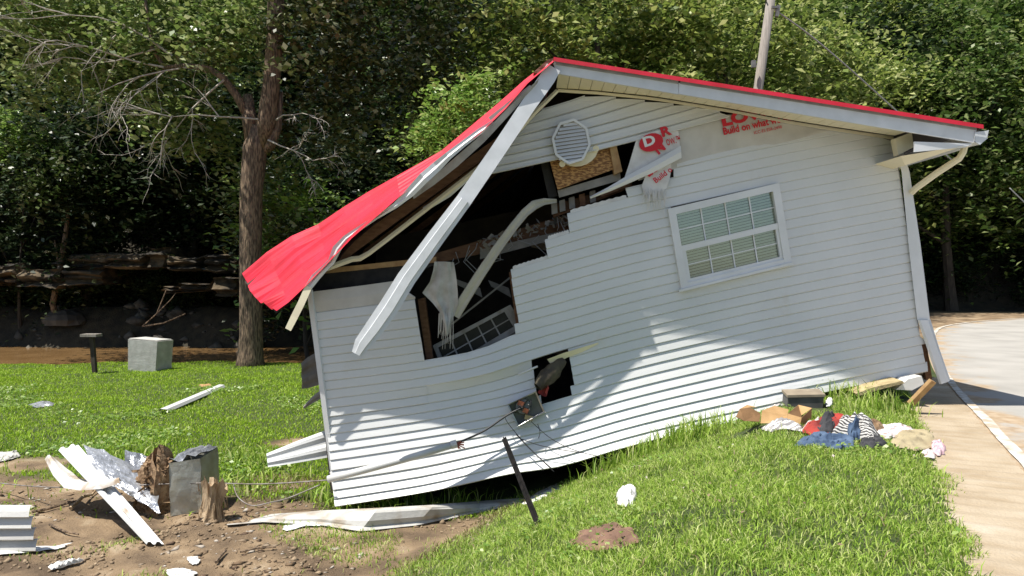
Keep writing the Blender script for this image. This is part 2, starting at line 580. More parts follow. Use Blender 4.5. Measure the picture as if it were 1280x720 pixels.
ground = np_mesh("ground", verts, quads, gm, 'structure')
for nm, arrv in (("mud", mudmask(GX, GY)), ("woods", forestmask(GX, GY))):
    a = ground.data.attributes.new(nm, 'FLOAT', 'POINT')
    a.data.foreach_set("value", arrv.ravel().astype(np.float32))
ground.data.polygons.foreach_set("use_smooth", [True] * len(ground.data.polygons))


def resample(pts, step):
    out = [Vector((*pts[0], 0))]
    # catmull-rom
    n = len(pts)
    P_ = [Vector((*p, 0)) for p in pts]
    res = []
    for i in range(n - 1):
        p0, p1, p2, p3 = P_[max(i - 1, 0)], P_[i], P_[i + 1], P_[min(i + 2, n - 1)]
        k = max(2, int((p2 - p1).length / step))
        for j in range(k):
            t = j / k
            res.append(.5 * ((2 * p1) + (p2 - p0) * t + (2 * p0 - 5 * p1 + 4 * p2 - p3) * t * t + (3 * p1 - p0 - 3 * p2 + p3) * t ** 3))
    res.append(P_[-1])
    return res


EL = resample(EDGE, .12)


def side(i):
    d = (EL[min(i + 1, len(EL) - 1)] - EL[max(i - 1, 0)]).normalized()
    return Vector((d.y, -d.x, 0))   # to the right of travel


RZ = .112


def ribbon_sheet(name, o0, o1, z, material, n=4, rag=0.0):
    rows = []
    for i, p in enumerate(EL):
        s_ = side(i)
        w0 = o0 + rag * (mnoise.noise(Vector((p.x * 1.1, p.y * 1.1, 1))) + .6 * mnoise.noise(Vector((p.x * 4, p.y * 4, 1))))
        w1 = o1 + rag * 1.6 * (mnoise.noise(Vector((p.x * .8, p.y * .8, 5))) + .5 * mnoise.noise(Vector((p.x * 3.1, p.y * 3.1, 6))) + .25 * mnoise.noise(Vector((p.x * 9, p.y * 9, 6))))
        rows.append([p + s_ * (w0 + (w1 - w0) * k / n) + Vector((0, 0, z)) for k in range(n + 1)])
    mb = MB(); mb.grid(rows)
    o = mb.build(name, material, smooth=True)
    o['kind'] = 'structure'
    return o


def road_sheet(material):
    offs = [-.12, .0, .15, .3, .45, .6, .8, 1.1, 1.6, 2.5, 4, 6, 9]
    mb = MB(); mb.grid([[p + side(i) * o_ + Vector((0, 0, RZ)) for o_ in offs] for i, p in enumerate(EL)])
    o = mb.build("road", material, smooth=True); o['kind'] = 'structure'
    at_ = o.data.attributes.new("across", 'FLOAT', 'POINT')
    at_.data.foreach_set("value", np.tile(np.array(offs, np.float32), len(EL)))


asphalt = mat('bleached_asphalt', (.33, .315, .285), (.42, .40, .365), .9, 1.1, .5, 120, detail=10)
nt = asphalt.node_tree
L = nt.links.new
b = nt.nodes["Principled BSDF"]
base_ = b.inputs["Base Color"].links[0].from_socket
tc = nt.nodes.new("ShaderNodeTexCoord")
n1 = nt.nodes.new("ShaderNodeTexNoise"); n1.inputs["Scale"].default_value = 1.3; n1.inputs["Detail"].default_value = 12; n1.inputs["Roughness"].default_value = .65
L(tc.outputs["Object"], n1.inputs["Vector"])
at = nt.nodes.new("ShaderNodeAttribute"); at.attribute_name = "across"
ma = nt.nodes.new("ShaderNodeMath"); ma.operation = 'MULTIPLY_ADD'; ma.inputs[1].default_value = -2.4
L(n1.outputs["Fac"], ma.inputs[0]); L(at.outputs["Fac"], ma.inputs[2])
mr = nt.nodes.new("ShaderNodeMapRange"); mr.interpolation_type = 'SMOOTHSTEP'
mr.inputs["From Min"].default_value = -1.2; mr.inputs["From Max"].default_value = -.8; mr.inputs["To Min"].default_value = 1; mr.inputs["To Max"].default_value = 0
L(ma.outputs[0], mr.inputs["Value"])
n2 = nt.nodes.new("ShaderNodeTexNoise"); n2.inputs["Scale"].default_value = 9; n2.inputs["Detail"].default_value = 8
L(tc.outputs["Object"], n2.inputs["Vector"])
cr2_ = nt.nodes.new("ShaderNodeValToRGB"); cr2_.color_ramp.elements[0].color = (.33, .235, .14, 1); cr2_.color_ramp.elements[1].color = (.46, .36, .25, 1)
cr2_.color_ramp.elements[0].position = .35; cr2_.color_ramp.elements[1].position = .65
L(n2.outputs["Fac"], cr2_.inputs["Fac"])
mxr = nt.nodes.new("ShaderNodeMix"); mxr.data_type = 'RGBA'
L(mr.outputs[0], mxr.inputs["Factor"]); L(base_, mxr.inputs["A"]); L(cr2_.outputs[0], mxr.inputs["B"])
L(mxr.outputs["Result"], b.inputs["Base Color"])
road_sheet(asphalt)

# concrete shoulder with transverse ridges
sm, nt, b = new_mat('silty_concrete')
L = nt.links.new
tc = nt.nodes.new("ShaderNodeTexCoord")
c_, _f = ramp(3, (.33, .255, .165), (.42, .345, .245), .36, .62, 10, (.47, .41, .32))
n2 = nt.nodes.new("ShaderNodeTexNoise"); n2.inputs["Scale"].default_value = 60; n2.inputs["Detail"].default_value = 6
L(tc.outputs["Object"], n2.inputs["Vector"])
bp = nt.nodes.new("ShaderNodeBump"); bp.inputs["Strength"].default_value = .5; bp.inputs["Distance"].default_value = .02
L(n2.outputs["Fac"], bp.inputs["Height"]); L(bp.outputs[0], b.inputs["Normal"])
mp = nt.nodes.new("ShaderNodeMapping"); mp.inputs["Rotation"].default_value = (0, 0, -math.atan2(RD_D[1], RD_D[0]))
L(tc.outputs["Object"], mp.inputs["Vector"])
wv = nt.nodes.new("ShaderNodeTexWave"); wv.inputs["Scale"].default_value = 1.65; wv.inputs["Distortion"].default_value = 1.6; wv.inputs["Detail"].default_value = 4; wv.inputs["Detail Scale"].default_value = 4  # colour stripes paint in the light and dark of the ridges
L(mp.outputs[0], wv.inputs["Vector"])
n5 = nt.nodes.new("ShaderNodeTexNoise"); n5.inputs["Scale"].default_value = 45; n5.inputs["Detail"].default_value = 9
L(tc.outputs["Object"], n5.inputs["Vector"])
mu = nt.nodes.new("ShaderNodeMath"); mu.operation = 'MULTIPLY'; L(wv.outputs["Fac"], mu.inputs[0]); L(n5.outputs["Fac"], mu.inputs[1])
rr5 = nt.nodes.new("ShaderNodeValToRGB"); rr5.color_ramp.elements[0].position = .15; rr5.color_ramp.elements[1].position = .7
L(mu.outputs[0], rr5.inputs["Fac"])
mx5 = nt.nodes.new("ShaderNodeMix"); mx5.data_type = 'RGBA'; rr5.color_ramp.elements[1].color = (.5, .5, .5, 1); L(rr5.outputs[0], mx5.inputs["Factor"]); L(c_, mx5.inputs["A"]); mx5.inputs["B"].default_value = (.435, .37, .275, 1)
L(mx5.outputs["Result"], b.inputs["Base Color"])
b.inputs["Roughness"].default_value = .95
rows = []
ELs = resample(EDGE[:4], .02)
SHK = 6
for i, p in enumerate(ELs):
    if p.y < 2.0 or p.y > 10.5:
        continue
    s_ = Vector((RD_D[1], -RD_D[0], 0))
    z = RZ + .006 + .006 * math.sin(i * .02 * 2 * math.pi / .19 + .5 * math.sin(p.y * 2.3)) ** 3
    rows.append([p + s_ * (-1.35 + 1.28 * k / 6) + Vector((0, 0, z + .003 * math.sin(k * 2.1 + i * .37))) for k in range(7)])
mb = MB(); mb.grid(rows)
o = mb.build("road_shoulder", sm, smooth=True); o['kind'] = 'structure'
# white edge line: worn paint
lm = mat('worn_white_paint', (.62, .60, .55), (.40, .33, .24), .8, 7, .2, 60, detail=9, lo=.40, hi=.62)
ribbon_sheet("edge_line", -.05, .045, RZ + .014, lm, 2, .014)
# creek water
wm = mat('muddy_water', (.20, .115, .045), (.26, .155, .065), .12, .8, .25, 3)
mb = MB()
mb.grid([[(x, y, -1.45) for x in (-70, -40, -20, 0, 14)] for y in (20.5, 26, 31, 35.5)])
o = mb.build("creek_water", wm); o['kind'] = 'structure'

# ------------------------------------------------------------------ the house
house = thing("damaged_house", "white sided house tilted off its base with a torn open gable and red metal roof", "house", (0, 8.1, -.4))

ST = np.array([395, 465, 535, 600, 640, 700, 780, 860, 980, 1150.])
row = {}
c395 = {4: 390, 5: 402, 6: 413, 7: 424, 8: 435, 9: 446, 10: 456.5, 11: 467.5, 12: 477.5, 13: 489, 14: 500.5, 15: 512, 16: 523, 17: 534, 18: 545,
        19: 556, 20: 567, 21: 578, 22: 591, 23: 604.5, 24: 616, 25: 627, 26: 637}
c535 = {4: 371, 5: 383, 6: 394, 7: 406, 8: 417, 9: 427, 10: 438.5, 11: 450, 12: 460, 13: 471, 14: 482, 15: 493, 16: 504, 17: 514.5, 18: 525,
        19: 536, 20: 546, 21: 557, 22: 570, 23: 582.5, 24: 594, 25: 605, 26: 615}
c600 = {11: 437, 12: 446, 13: 458, 14: 470, 15: 481, 16: 492.5, 17: 502, 18: 513, 19: 525, 20: 535.5, 21: 546.5, 22: 557, 23: 568, 24: 579, 25: 590, 26: 601}
c640 = {11: 419.5, 12: 432.5, 13: 444.5, 14: 457.5, 15: 470, 16: 482, 17: 493, 18: 505, 19: 517, 20: 528, 21: 538, 22: 548, 23: 559, 24: 570, 25: 581, 26: 592}
for j in range(-4, 28):
    v700 = 270 + 12.05 * j
    v = [c395.get(j, 342 + 12 * j), 0, c535.get(j, 323 + 12 * j), c600.get(j, 302 + 12 * j), c640.get(j, 290.4 + 11.6 * j), v700,
         248 + 12 * j, 230 + 11.92 * j, 204 + 11.9 * j, 172.5 + 11.75 * j]
    v[1] = (v[0] + v[2]) / 2 + .5
    row[j] = np.array(v, float)


def cr(xs, ys, x):
    """monotone-ish cubic through stations"""
    k = int(np.clip(np.searchsorted(xs, x) - 1, 0, len(xs) - 2))
    h = xs[k + 1] - xs[k]
    t = (x - xs[k]) / h

    def sl(i):
        if i <= 0:
            return (ys[1] - ys[0]) / (xs[1] - xs[0])
        if i >= len(xs) - 1:
            return (ys[-1] - ys[-2]) / (xs[-1] - xs[-2])
        return (ys[i + 1] - ys[i - 1]) / (xs[i + 1] - xs[i - 1])
    m0, m1_ = sl(k) * h, sl(k + 1) * h
    return (2 * t ** 3 - 3 * t * t + 1) * ys[k] + (t ** 3 - 2 * t * t + t) * m0 + (-2 * t ** 3 + 3 * t * t) * ys[k + 1] + (t ** 3 - t * t) * m1_


SOFX = np.array([690, 745, 815, 859, 915, 980, 1033, 1117, 1160.])
SOFY = np.array([113, 116, 123, 130, 139, 151.5, 160, 172.5, 179.])


def ysof(x):
    return float(np.interp(x, SOFX, SOFY))


def wy(j, x):
    j0 = math.floor(j)
    a = cr(ST, row[j0], x)
    if j == j0:
        return a
    bq = cr(ST, row[j0 + 1], x)
    return a + (bq - a) * (j - j0)


def woff(j, x):
    o = 0.0
    if 11 <= j <= 14.001:
        o += .055 * math.exp(-((x - 612) / 75) ** 2) * (j - 10.5) / 3.5
    t = min(max((j - 14.5) / 11.5, 0), 1)
    o += .34 * t * t * (1 - .75 * float(sstep(930, 1120, x))) * (0.75 + .25 * math.cos((x - 690) / 170))
    return o


def plank(j, x0, x1, x0b=None, x1b=None, lift=0.0, up=0.0, tuck=0.0, name="siding_plank", back=0.0):
    """one siding course between course lines j and j+1"""
    x0b = x0 if x0b is None else x0b
    x1b = x1 if x1b is None else x1b
    n = max(3, int(abs(x1 - x0) / 26))
    rows = [[], [], [], [], [], []]
    for i in range(n + 1):
        t = i / n
        xa, xb = x0 + (x1 - x0) * t, x0b + (x1b - x0b) * t
        ya, yb = wy(j, xa) - up, wy(j + 1, xb)
        ya = max(ya, ysof(xa) - 2)
        yb = max(yb, ysof(xb) - 1)
        oa, ob = woff(j, xa) - back, woff(j + .999, xb) - back
        xm, ym = xa * .45 + xb * .55, ya * .45 + yb * .55
        rows[0].append(W(xa, ya - .5, oa - .006 + lift * .4))
        rows[4].append(W(xa, ya + .6, oa - .005 + lift * .4))
        rows[5].append(W(xa, ya + 1.2, oa + .002 + lift * .4))
        rows[1].append(W(xm, ym, oa * .45 + ob * .55 + .007 + lift * .7))
        rows[2].append(W(xb, yb - .6, ob + .0115 - tuck + lift))
        rows[3].append(W(xb, yb + .3, ob - .006 - tuck + lift))
    mb = MB(); mb.grid([rows[0], rows[4], rows[5], rows[1], rows[2], rows[3]])
    return mb.build(name, M['siding'], house)


def ltrim(j):   # left edge of the wall
    return float(np.interp(wy(j, 400), [360, 470, 560, 640], [389, 401, 411, 419]))


def rtrim(j):
    return float(np.interp(wy(j, 1140), [172, 304, 400, 432, 470], [1118, 1136, 1146, 1152, 1159]))


# main right field
plank(-3, 846, 1036, 846, 1068, up=-4)
plank(-2, 842, 1066, 842, 1101)
plank(-1, 782, 1099, 785, 1118)
for j in range(0, 2):
    plank(j, 709 + j * 1.5, rtrim(j), 710.5 + j * 1.5, rtrim(j + 1))
def wl(j):
    return 838.5 + (j - 2) * 1.98


def wr(j):
    return 969 + (j - 2) * 1.9


for j in range(2, 4):
    plank(j, 681 + (j - 2) * 2, wl(j), 683 + (j - 2) * 2, wl(j + 1))
    plank(j, wr(j), rtrim(j), wr(j + 1), rtrim(j + 1))
for j in range(4, 11):
    xl = [638.5, 639.5, 641, 643, 645, 647, 643][j - 4]
    if j < 10:
        plank(j, xl, wl(j), xl + 1.5, wl(j + 1))
        plank(j, wr(j), rtrim(j), wr(j + 1), rtrim(j + 1))
    else:
        plank(j, xl, rtrim(j), xl + 1.5, rtrim(j + 1))
# torn nail hems above the stepped ends
for (j, xa, xb) in ((0, 713, 783), (2, 685, 711), (4, 641, 685)):
    mb = MB()
    n = 16
    rr = [[], []]
    for i in range(n + 1):
        x = xa + (xb - xa) * i / n
        rr[0].append(W(x, wy(j, x) - 3.2 - (i % 2) * 1.0, -.004))
        rr[1].append(W(x, wy(j, x) + 1, .002))
    mb.grid(rr); mb.build("nail_hem", M['wrap_white'], house)
# left field above the loose band
for j in range(4, 11):
    plank(j, ltrim(j), 518.5 + (j - 4) * 1.75, ltrim(j + 1), 520 + (j - 4) * 1.75)
mb = MB()   # bare top sheet of the left field
top = [(388, 365), (420, 361), (455, 356.5), (491, 351.5), (500, 358), (519, 371)]
bot = [(390, 391), (420, 387), (455, 382.5), (491, 377.5), (503, 376), (519, 373.5)]
mb.grid([[W(x, y, .004) for x, y in top], [W((a[0] + c[0]) / 2, (a[1] + c[1]) / 2, .012) for a, c in zip(top, bot)], [W(x, y, .004) for x, y in bot]])
mb.build("top_sheet", M['wrap'], house)
# loose band across the whole wall
for j in range(11, 14):
    if j == 11:
        plank(j, ltrim(j), rtrim(j), ltrim(j + 1), rtrim(j + 1))
    else:
        plank(j, ltrim(j), 534 if j == 13 else 700, ltrim(j + 1), 534 if j == 13 else 701)
        plank(j, 533 if j == 13 else 699, rtrim(j), 533 if j == 13 else 700, rtrim(j + 1), lift=.002)
# lower field, left part, then beyond the hole
for j in range(14, 19):
    xe = [664, 667, 668, 670, 676][j - 14]
    if j < 16:
        plank(j, ltrim(j), 533, ltrim(j + 1), 534.5, lift=.006)
        plank(j, 532, xe, 533, xe + 1, up=7 if j == 14 else 0)
    else:
        plank(j, ltrim(j), xe, ltrim(j + 1), xe + 1)
    xs_ = [710, 712, 714, 716, 713][j - 14]
    if j in (15, 16):
        plank(j, xs_, 935, xs_ + 2, 937, lift=.002)
        plank(j, 934, rtrim(j), 936, rtrim(j + 1))
    else:
        plank(j, xs_, rtrim(j), xs_ + 2, rtrim(j + 1))
for j in range(19, 26):
    xr = rtrim(j) if j < 24 else 1160
    if j in (21, 24):
        plank(j, ltrim(j), 806, ltrim(j + 1), 809, lift=.002)
        plank(j, 805, 1159 if j == 24 else xr, 808, 1160, lift=.0, tuck=.0)
    elif j in (22, 23):
        plank(j, ltrim(j), 930, ltrim(j + 1), 932, lift=.002)
        plank(j, 929, xr, 931, rtrim(j + 1))
    else:
        plank(j, ltrim(j), xr if j < 25 else 1020, ltrim(j + 1), rtrim(min(j + 1, 25)) if j < 25 else 1000)
# starter strip under the right end, tucked in
mb = MB()
rr = [[], [], []]
for i in range(9):
    x = 985 + (1160 - 985) * i / 8
    y = 488 - (x - 985) * .182
    h = 13 + (i / 8) * 2
    rr[0].append(W(x, y + 1, .0)); rr[1].append(W(x, y + h * .55, -.05)); rr[2].append(W(x, y + h, -.11))
mb.grid(rr); mb.build("starter_strip", M['greyboard'], house)

# gable field: fanned courses under the peak
GL = [(578, 225), (592, 213), (607, 199), (623, 185), (640, 171), (657, 155), (677, 136)]
GR = [(912, 146), (900, 139), (872, 133), (842, 130), (806, 125.5), (770, 121.5), (731, 119)]


def gpt(k, t):
    a, c = GL[k], GR[k]
    bow = 5.0 * math.sin(math.pi * t) * (1 - k / 7)
    return a[0] + (c[0] - a[0]) * t, a[1] + (c[1] - a[1]) * t + bow * (.9 if k else .55)


for k in range(6):
    n = 12
    rr = [[], [], [], [], [], []]
    for i in range(n + 1):
        t = i / n
        xb, yb = gpt(k, t)
        xa, ya = gpt(k + 1, t)
        ya = max(ya, ysof(xa) - 1.5); yb = max(yb, ysof(xb) - 1)
        rr[0].append(W(xa, ya, .016)); rr[0 + 4].append(W(xa, ya + 1.5, .018)); rr[5].append(W(xa, ya + 2.0, .032)); rr[1].append(W((xa + xb) / 2, ya * .45 + yb * .55, .037))
        rr[2].append(W(xb, yb - .6, .052)); rr[3].append(W(xb, yb + .4, .028))
    mb = MB(); mb.grid([rr[0], rr[4], rr[5], rr[1], rr[2], rr[3]]); mb.build("siding_plank", M['siding'], house)

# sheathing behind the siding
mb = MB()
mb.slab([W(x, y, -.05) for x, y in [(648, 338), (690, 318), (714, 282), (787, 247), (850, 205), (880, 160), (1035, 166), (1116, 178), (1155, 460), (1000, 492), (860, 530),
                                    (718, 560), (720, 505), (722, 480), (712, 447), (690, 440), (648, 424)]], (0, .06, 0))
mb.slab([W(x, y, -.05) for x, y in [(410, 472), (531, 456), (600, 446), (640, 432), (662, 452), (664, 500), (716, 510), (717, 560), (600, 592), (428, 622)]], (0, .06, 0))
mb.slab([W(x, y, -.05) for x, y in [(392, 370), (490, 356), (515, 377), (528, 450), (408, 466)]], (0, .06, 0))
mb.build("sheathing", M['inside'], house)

# house wrap left bare under the peak, with its print
mb = MB()
rr = []
for i in range(15):
    t = i / 14
    x = 798 + (1042 - 798) * t
    yt = max(float(np.interp(x, [798, 912, 1042], [164, 142, 157])), ysof(x) - 2)
    yb = float(np.interp(x, [798, 842, 1042], [226, 211, 163]))
    rr.append([W(x, yt + (yb - yt) * k / 4, .004 + .006 * math.sin(t * 9 + k * 1.9)) for k in range(5)])
mb.grid(rr)
wrap = mb.build("house_wrap", M['wrap'], house, smooth=True)
sl = math.atan(.222)
ex, ey = Vector((math.cos(sl), 0, math.sin(sl))), Vector((-math.sin(sl), 0, math.cos(sl)))
pxm = 8.1 / 930
text_on("LOWE'S", W(903.5, 157.5, .016), ex, ey, 92 * pxm, 15 * pxm, "lettering", M['red_print'], wrap, .055)
text_on("Build on what we know", W(905, 168.5, .018), ex, ey, 101 * pxm, 9 * pxm, "lettering", M['red_print'], wrap, .03)
text_on("ICC-ES ESR-2498", W(943, 167.8, .018), ex, ey, 36 * pxm, 3.8 * pxm, "lettering", M['red_print'], wrap, .01)

# torn wrap flaps
mb = MB()
fl = [[(797, 169), (815, 165), (832, 161), (847, 157)], [(792, 186), (811, 182), (830, 178), (849, 171)], [(786, 206), (803, 201), (822, 193), (850, 184)], [(779, 227), (795, 219), (812, 207), (836, 192)]]
mb.grid([[W(x, y, .035 + .018 * math.sin(i * 2 + k * 1.3)) for k, (x, y) in enumerate(r)] for i, r in enumerate(fl)])
flap = mb.build("wrap_flap", M['wrap_white'], house, smooth=True)
mb = MB()
ring = [W(814 + 15 * math.cos(a) - 4 * math.sin(a) * .3, 178 + 11.5 * math.sin(a) - 1.5 * math.cos(a), .062) for a in [k * math.pi / 10 for k in range(20)]]
mb.slab(ring, (0, .003, 0)); logo = mb.build("logo_disc", M['red_print'], flap)
sl2 = math.atan(.30)
ex2, ey2 = Vector((math.cos(sl2), 0, math.sin(sl2))), Vector((-math.sin(sl2), 0, math.cos(sl2)))
text_on("D", W(806, 183.5, .068), ex2, ey2, 15 * pxm, 12 * pxm, "lettering", M['white_print'], flap, .04)
text_on("R", W(828, 171, .058), ex2, ey2, 13 * pxm, 12 * pxm, "lettering", M['red_print'], flap, .04)
text_on("N", W(823, 193, .064), Vector((.78, 0, .62)), Vector((-.62, 0, .78)), 12 * pxm, 12 * pxm, "lettering", M['red_print'], flap, .05)
text_on("OW.™", W(834, 182, .05), ex2, ey2, 18 * pxm, 8 * pxm, "lettering", M['red_print'], flap, .02)
mb = MB()
fl2 = [[(812, 213), (824, 207), (839, 203)], [(806, 222), (822, 217), (839, 212)], [(802, 233), (820, 229), (837, 224)], [(806, 243), (820, 243), (833, 236)]]
mb.grid([[W(x, y, .05 + .02 * math.sin(i * 2.4 + k * 1.7)) for k, (x, y) in enumerate(r)] for i, r in enumerate(fl2)])
flap2 = mb.build("wrap_flap", M['wrap_white'], house, smooth=True)
ex3, ey3 = Vector((.80, 0, .60)), Vector((-.60, 0, .80))
text_on("LO", W(811, 221, .078), ex3, ey3, 18 * pxm, 9 * pxm, "lettering", M['red_print'], flap2, .05)
text_on("Build o", W(820, 229, .078), ex3, ey3, 26 * pxm, 7 * pxm, "lettering", M['red_print'], flap2, .02)
mb = MB()
for k in range(26):
    x = 806 + k * 1.1 + random.uniform(-1, 1)
    y0 = 238 + random.uniform(-3, 4)
    ln = random.uniform(10, 30)
    sx = random.uniform(-5, 3)
    mb.tube([W(x, y0, .07), W(x + sx * .4, y0 + ln * .5, .085), W(x + sx, y0 + ln, .05)], [.004, .003, .0015], 4)
mb.build("wrap_fringe", M['wrap_white'], flap2)

# loose bent siding strip between the wrap flaps
mb = MB()
tp_ = [(737, 246), (760, 234), (785, 219), (815, 203), (851, 182)]
bt_ = [(738, 248), (762, 239), (788, 228), (818, 215), (852, 197)]
mb.grid([[W(x, y, .08) for x, y in tp_], [W((a[0] + c[0]) / 2, (a[1] + c[1]) / 2, .105) for a, c in zip(tp_, bt_)], [W(x, y, .09) for x, y in bt_], [W(x, y + .5, .06) for x, y in bt_]])
mb.build("bent_strip", M['siding'], house)
# olive curl under the loose band right of the box hole
mb = MB()
mb.grid([[W(x, y, .03 + .05 * (745 - x) / 60) for x, y in [(684, 449), (705, 441), (725, 435), (748, 428)]], [W(x, y, .02) for x, y in [(690, 458), (709, 447), (728, 440), (748, 430)]]])
mb.build("bent_strip", M['cream'], house)

# ---- trims, fascia, soffit
YF = 7.71   # plane of the rake fascia


def pl(pts, w0, Y, up=True):
    pass


mb = MB()
n = 30
lo, hi = [], []
for i in range(n + 1):
    t = i / n
    x = 698 + (1141 - 698) * t
    lo.append((x, 92.5 + (163.5 - 92.5) * t))
for i in range(n):
    xa, xb = lo[i][0], lo[i + 1][0] - .7
    ya, yb = lo[i][1], lo[i + 1][1]
    a = P(xa, ya - 1, YF + .02); c = P(xb, yb - 1, YF + .02)
    # wall side: same world x
    def wallpt(p):
        Yb = 8.085
        x = CX + p.x / Yb * F
        return P(x, ysof(x) - 3, Yb)
    q = [a, c, wallpt(c), wallpt(a)]
    m_ = MB(); m_.slab(q, (0, 0, .012)); m_.build("soffit_panel", M['cream'], house)
# cream channel along the wall top
mb = MB()
pts = [(697, 113)] + [(x, ysof(x)) for x in np.linspace(720, 1117, 16)]
mb.grid([[W(x, y - 2.2, .03) for x, y in pts], [W(x, y - 1.6, .06) for x, y in pts], [W(x, y + 1.8, .06) for x, y in pts], [W(x, y + 2.2, .02) for x, y in pts]])
mb.build("soffit_channel", M['cream'], house)
# rake fascia of the right slope in two lengths
for (xa, xb, e) in ((691, 848, 0), (848.4, 1221, .004)):
    ta, tb = (xa - 691) / 530, (xb - 691) / 530
    top_ = lambda t: 79 + (161.5 - 79) * t
    bot_ = lambda t: 92.5 + (177.5 - 92.5) * t + (1.0 if t > .8 else 0)
    q = [P(xa, top_(ta), YF - e), P(xb, top_(tb), YF - e), P(xb - (4 if e else 0), bot_(tb), YF - e), P(xa + (6 if not e else 0), bot_(ta) - .5, YF - e)]
    mb = MB(); mb.slab(q, (0, .025, 0)); mb.build("fascia_board", M['fascia'], house)
    q2 = [P(xa + 2, top_(ta) - 3.4, YF - .012), P(xb, top_(tb) - 3.4, YF - .012), P(xb, top_(tb) + 1.2, YF - .012), P(xa + 2, top_(ta) + 1.2, YF - .012)]
    mb = MB(); mb.slab(q2, (0, .01, 0)); mb.build("drip_edge", M['deck_grey'], house)
# eave box at the right corner
mb = MB(); mb.slab([P(x, y, 7.99) for x, y in [(1119, 173), (1140, 165), (1142, 184), (1123, 194)]], (0, .10, 0)); mb.build("eave_return", M['cream'], house)
mb = MB(); mb.slab([P(1143, 177, YF + .002), P(1216, 179.5, YF + .002), P(1207, 184, YF + .002), P(1143, 190, YF + .002)], (0, .02, 0)); mb.build("lit_soffit_face", M['trim'], house)  # white upright face added to stand in for the sunlit soffit
mb = MB(); mb.slab([P(1126, 195, 7.75), P(1206, 182, 7.70), P(1131, 207, 8.05)], (0, 3.0, .01)); mb.build("eave_soffit", M['cream'], house)
# gutter along the right eave (runs back), crumpled end
mb = MB()
gut = [(1219, 165), (1219, 177), (1225, 181), (1233, 174), (1236, 163)]
g0 = [P(x, y, YF - .02) for x, y in gut]
mb.grid([[p + Vector((random.uniform(-.01, .01) if k == 0 else 0, yy, random.uniform(-.012, .012) if k < 2 else 0)) for p in g0] for k, yy in enumerate((0, .15, .5, 3, 7.2))])
mb.build("gutter", M['trim'], house)
mb = MB(); mb.slab(g0, (0, .01, 0)); mb.build("gutter_end", M['fascia'], house)

# corner boards
mb = MB()
cl = [(1117, 173), (1125, 235), (1135, 304), (1146, 400)]
crr = [(1129, 200), (1140, 250), (1150, 308), (1162, 400)]
cl2 = [(1117.5, 173), (1127, 215), (1135.5, 304), (1146.5, 400)]
cr2 = [(1124, 173), (1137, 215), (1150.5, 304), (1162.5, 400)]
mb.grid([[W(x, y, .01) for x, y in cl2], [W(x, y, .045) for x, y in cl2], [W(x * .6 + x2 * .4, y, .045) for (x, y), (x2, y2) in zip(cl2, cr2)], [W(x, y, .045) for x, y in cr2], [W(x, y, -.16) for x, y in cr2]])
mb.build("corner_board", M['trim'], house)
mb = MB()   # kinked lower length, peeled outward
mb.grid([[W(1147, 400, .05), W(1159, 436, .07), W(1174, 480, .10)], [W(1150, 400, .075), W(1163, 436, .095), W(1177, 480, .125)],
         [W(1160, 400, .07), W(1172, 436, .09), W(1186, 477, .12)], [W(1163, 399, -.05), W(1174, 435, -.03), W(1188, 475, .0)]])
mb.build("corner_board", M['trim'], house)
mb = MB()
mb.beam(W(1153, 430, -.04), W(1160, 474, -.04), .07, .05); mb.build("corner_post", M['wood'], house)
# left corner board
mb = MB()
L1 = [(384, 362), (393, 430), (402, 500), (411, 570), (417, 612), (421, 630)]
mb.grid([[W(x - 1, y, -.12) for x, y in L1], [W(x - 1, y, .03) for x, y in L1], [W(x + 5, y, .035) for x, y in L1], [W(x + 7, y, .005) for x, y in L1]])
mb.build("corner_board", M['trim'], house)
mb = MB()   # torn sheet at the foot of the corner
mb.grid([[W(412, 590, .06), W(416, 612, .08), W(424, 634, .10)], [W(418, 588, .07), W(424, 612, .14), W(431, 632, .15)]])
mb.build("torn_foot", M['wrap_white'], house)
# downspout elbow from the gutter to the corner
mb = MB()
ds = [P(1206, 181, 7.85), P(1204, 190, 7.87), P(1199, 198, 7.9), P(1170, 217, 8.05), P(1144, 236, 8.2), P(1139, 241, 8.24)]
mb.tube(ds, [.035] * 6, 8); mb.build("downspout", M['cream'], house)

# ---- roof
BACK = 15.2
mb = MB()   # right slope sheet
r0 = [P(692, 74, 7.67), P(1229, 158.5, 7.67)]
rr0 = [r0[0] + (r0[1] - r0[0]) * (k / 26) for k in range(27)]
rib = lambda k: Vector((0, 0, .018 if k % 2 else 0))
rows = []
ys_ = np.linspace(7.67, BACK, 40)
for i, yy in enumerate(ys_):
    rb = .022 if i % 5 == 0 else 0
    rows.append([Vector((p.x, yy, p.z + rb)) for p in (rr0[0], rr0[13], rr0[26])])
mb.grid(rows)
# turned-down front edge
mb.grid([[p + Vector((0, -.004, .022)) for p in (rr0[0], rr0[13], rr0[26])], [p + Vector((0, -.008, -.022)) for p in (rr0[0], rr0[13], rr0[26])]])
mb.build("roof_sheet", M['red'], house)
mb = MB(); mb.slab([P(692, 79, 7.73), P(1226, 163, 7.73), Vector((P(1226, 163, 7.73).x, BACK, P(1226, 163, 7.73).z)), Vector((P(692, 79, 7.73).x, BACK, P(692, 79, 7.73).z))], (0, 0, .018))
mb.build("roof_deck", M['inside'], house)
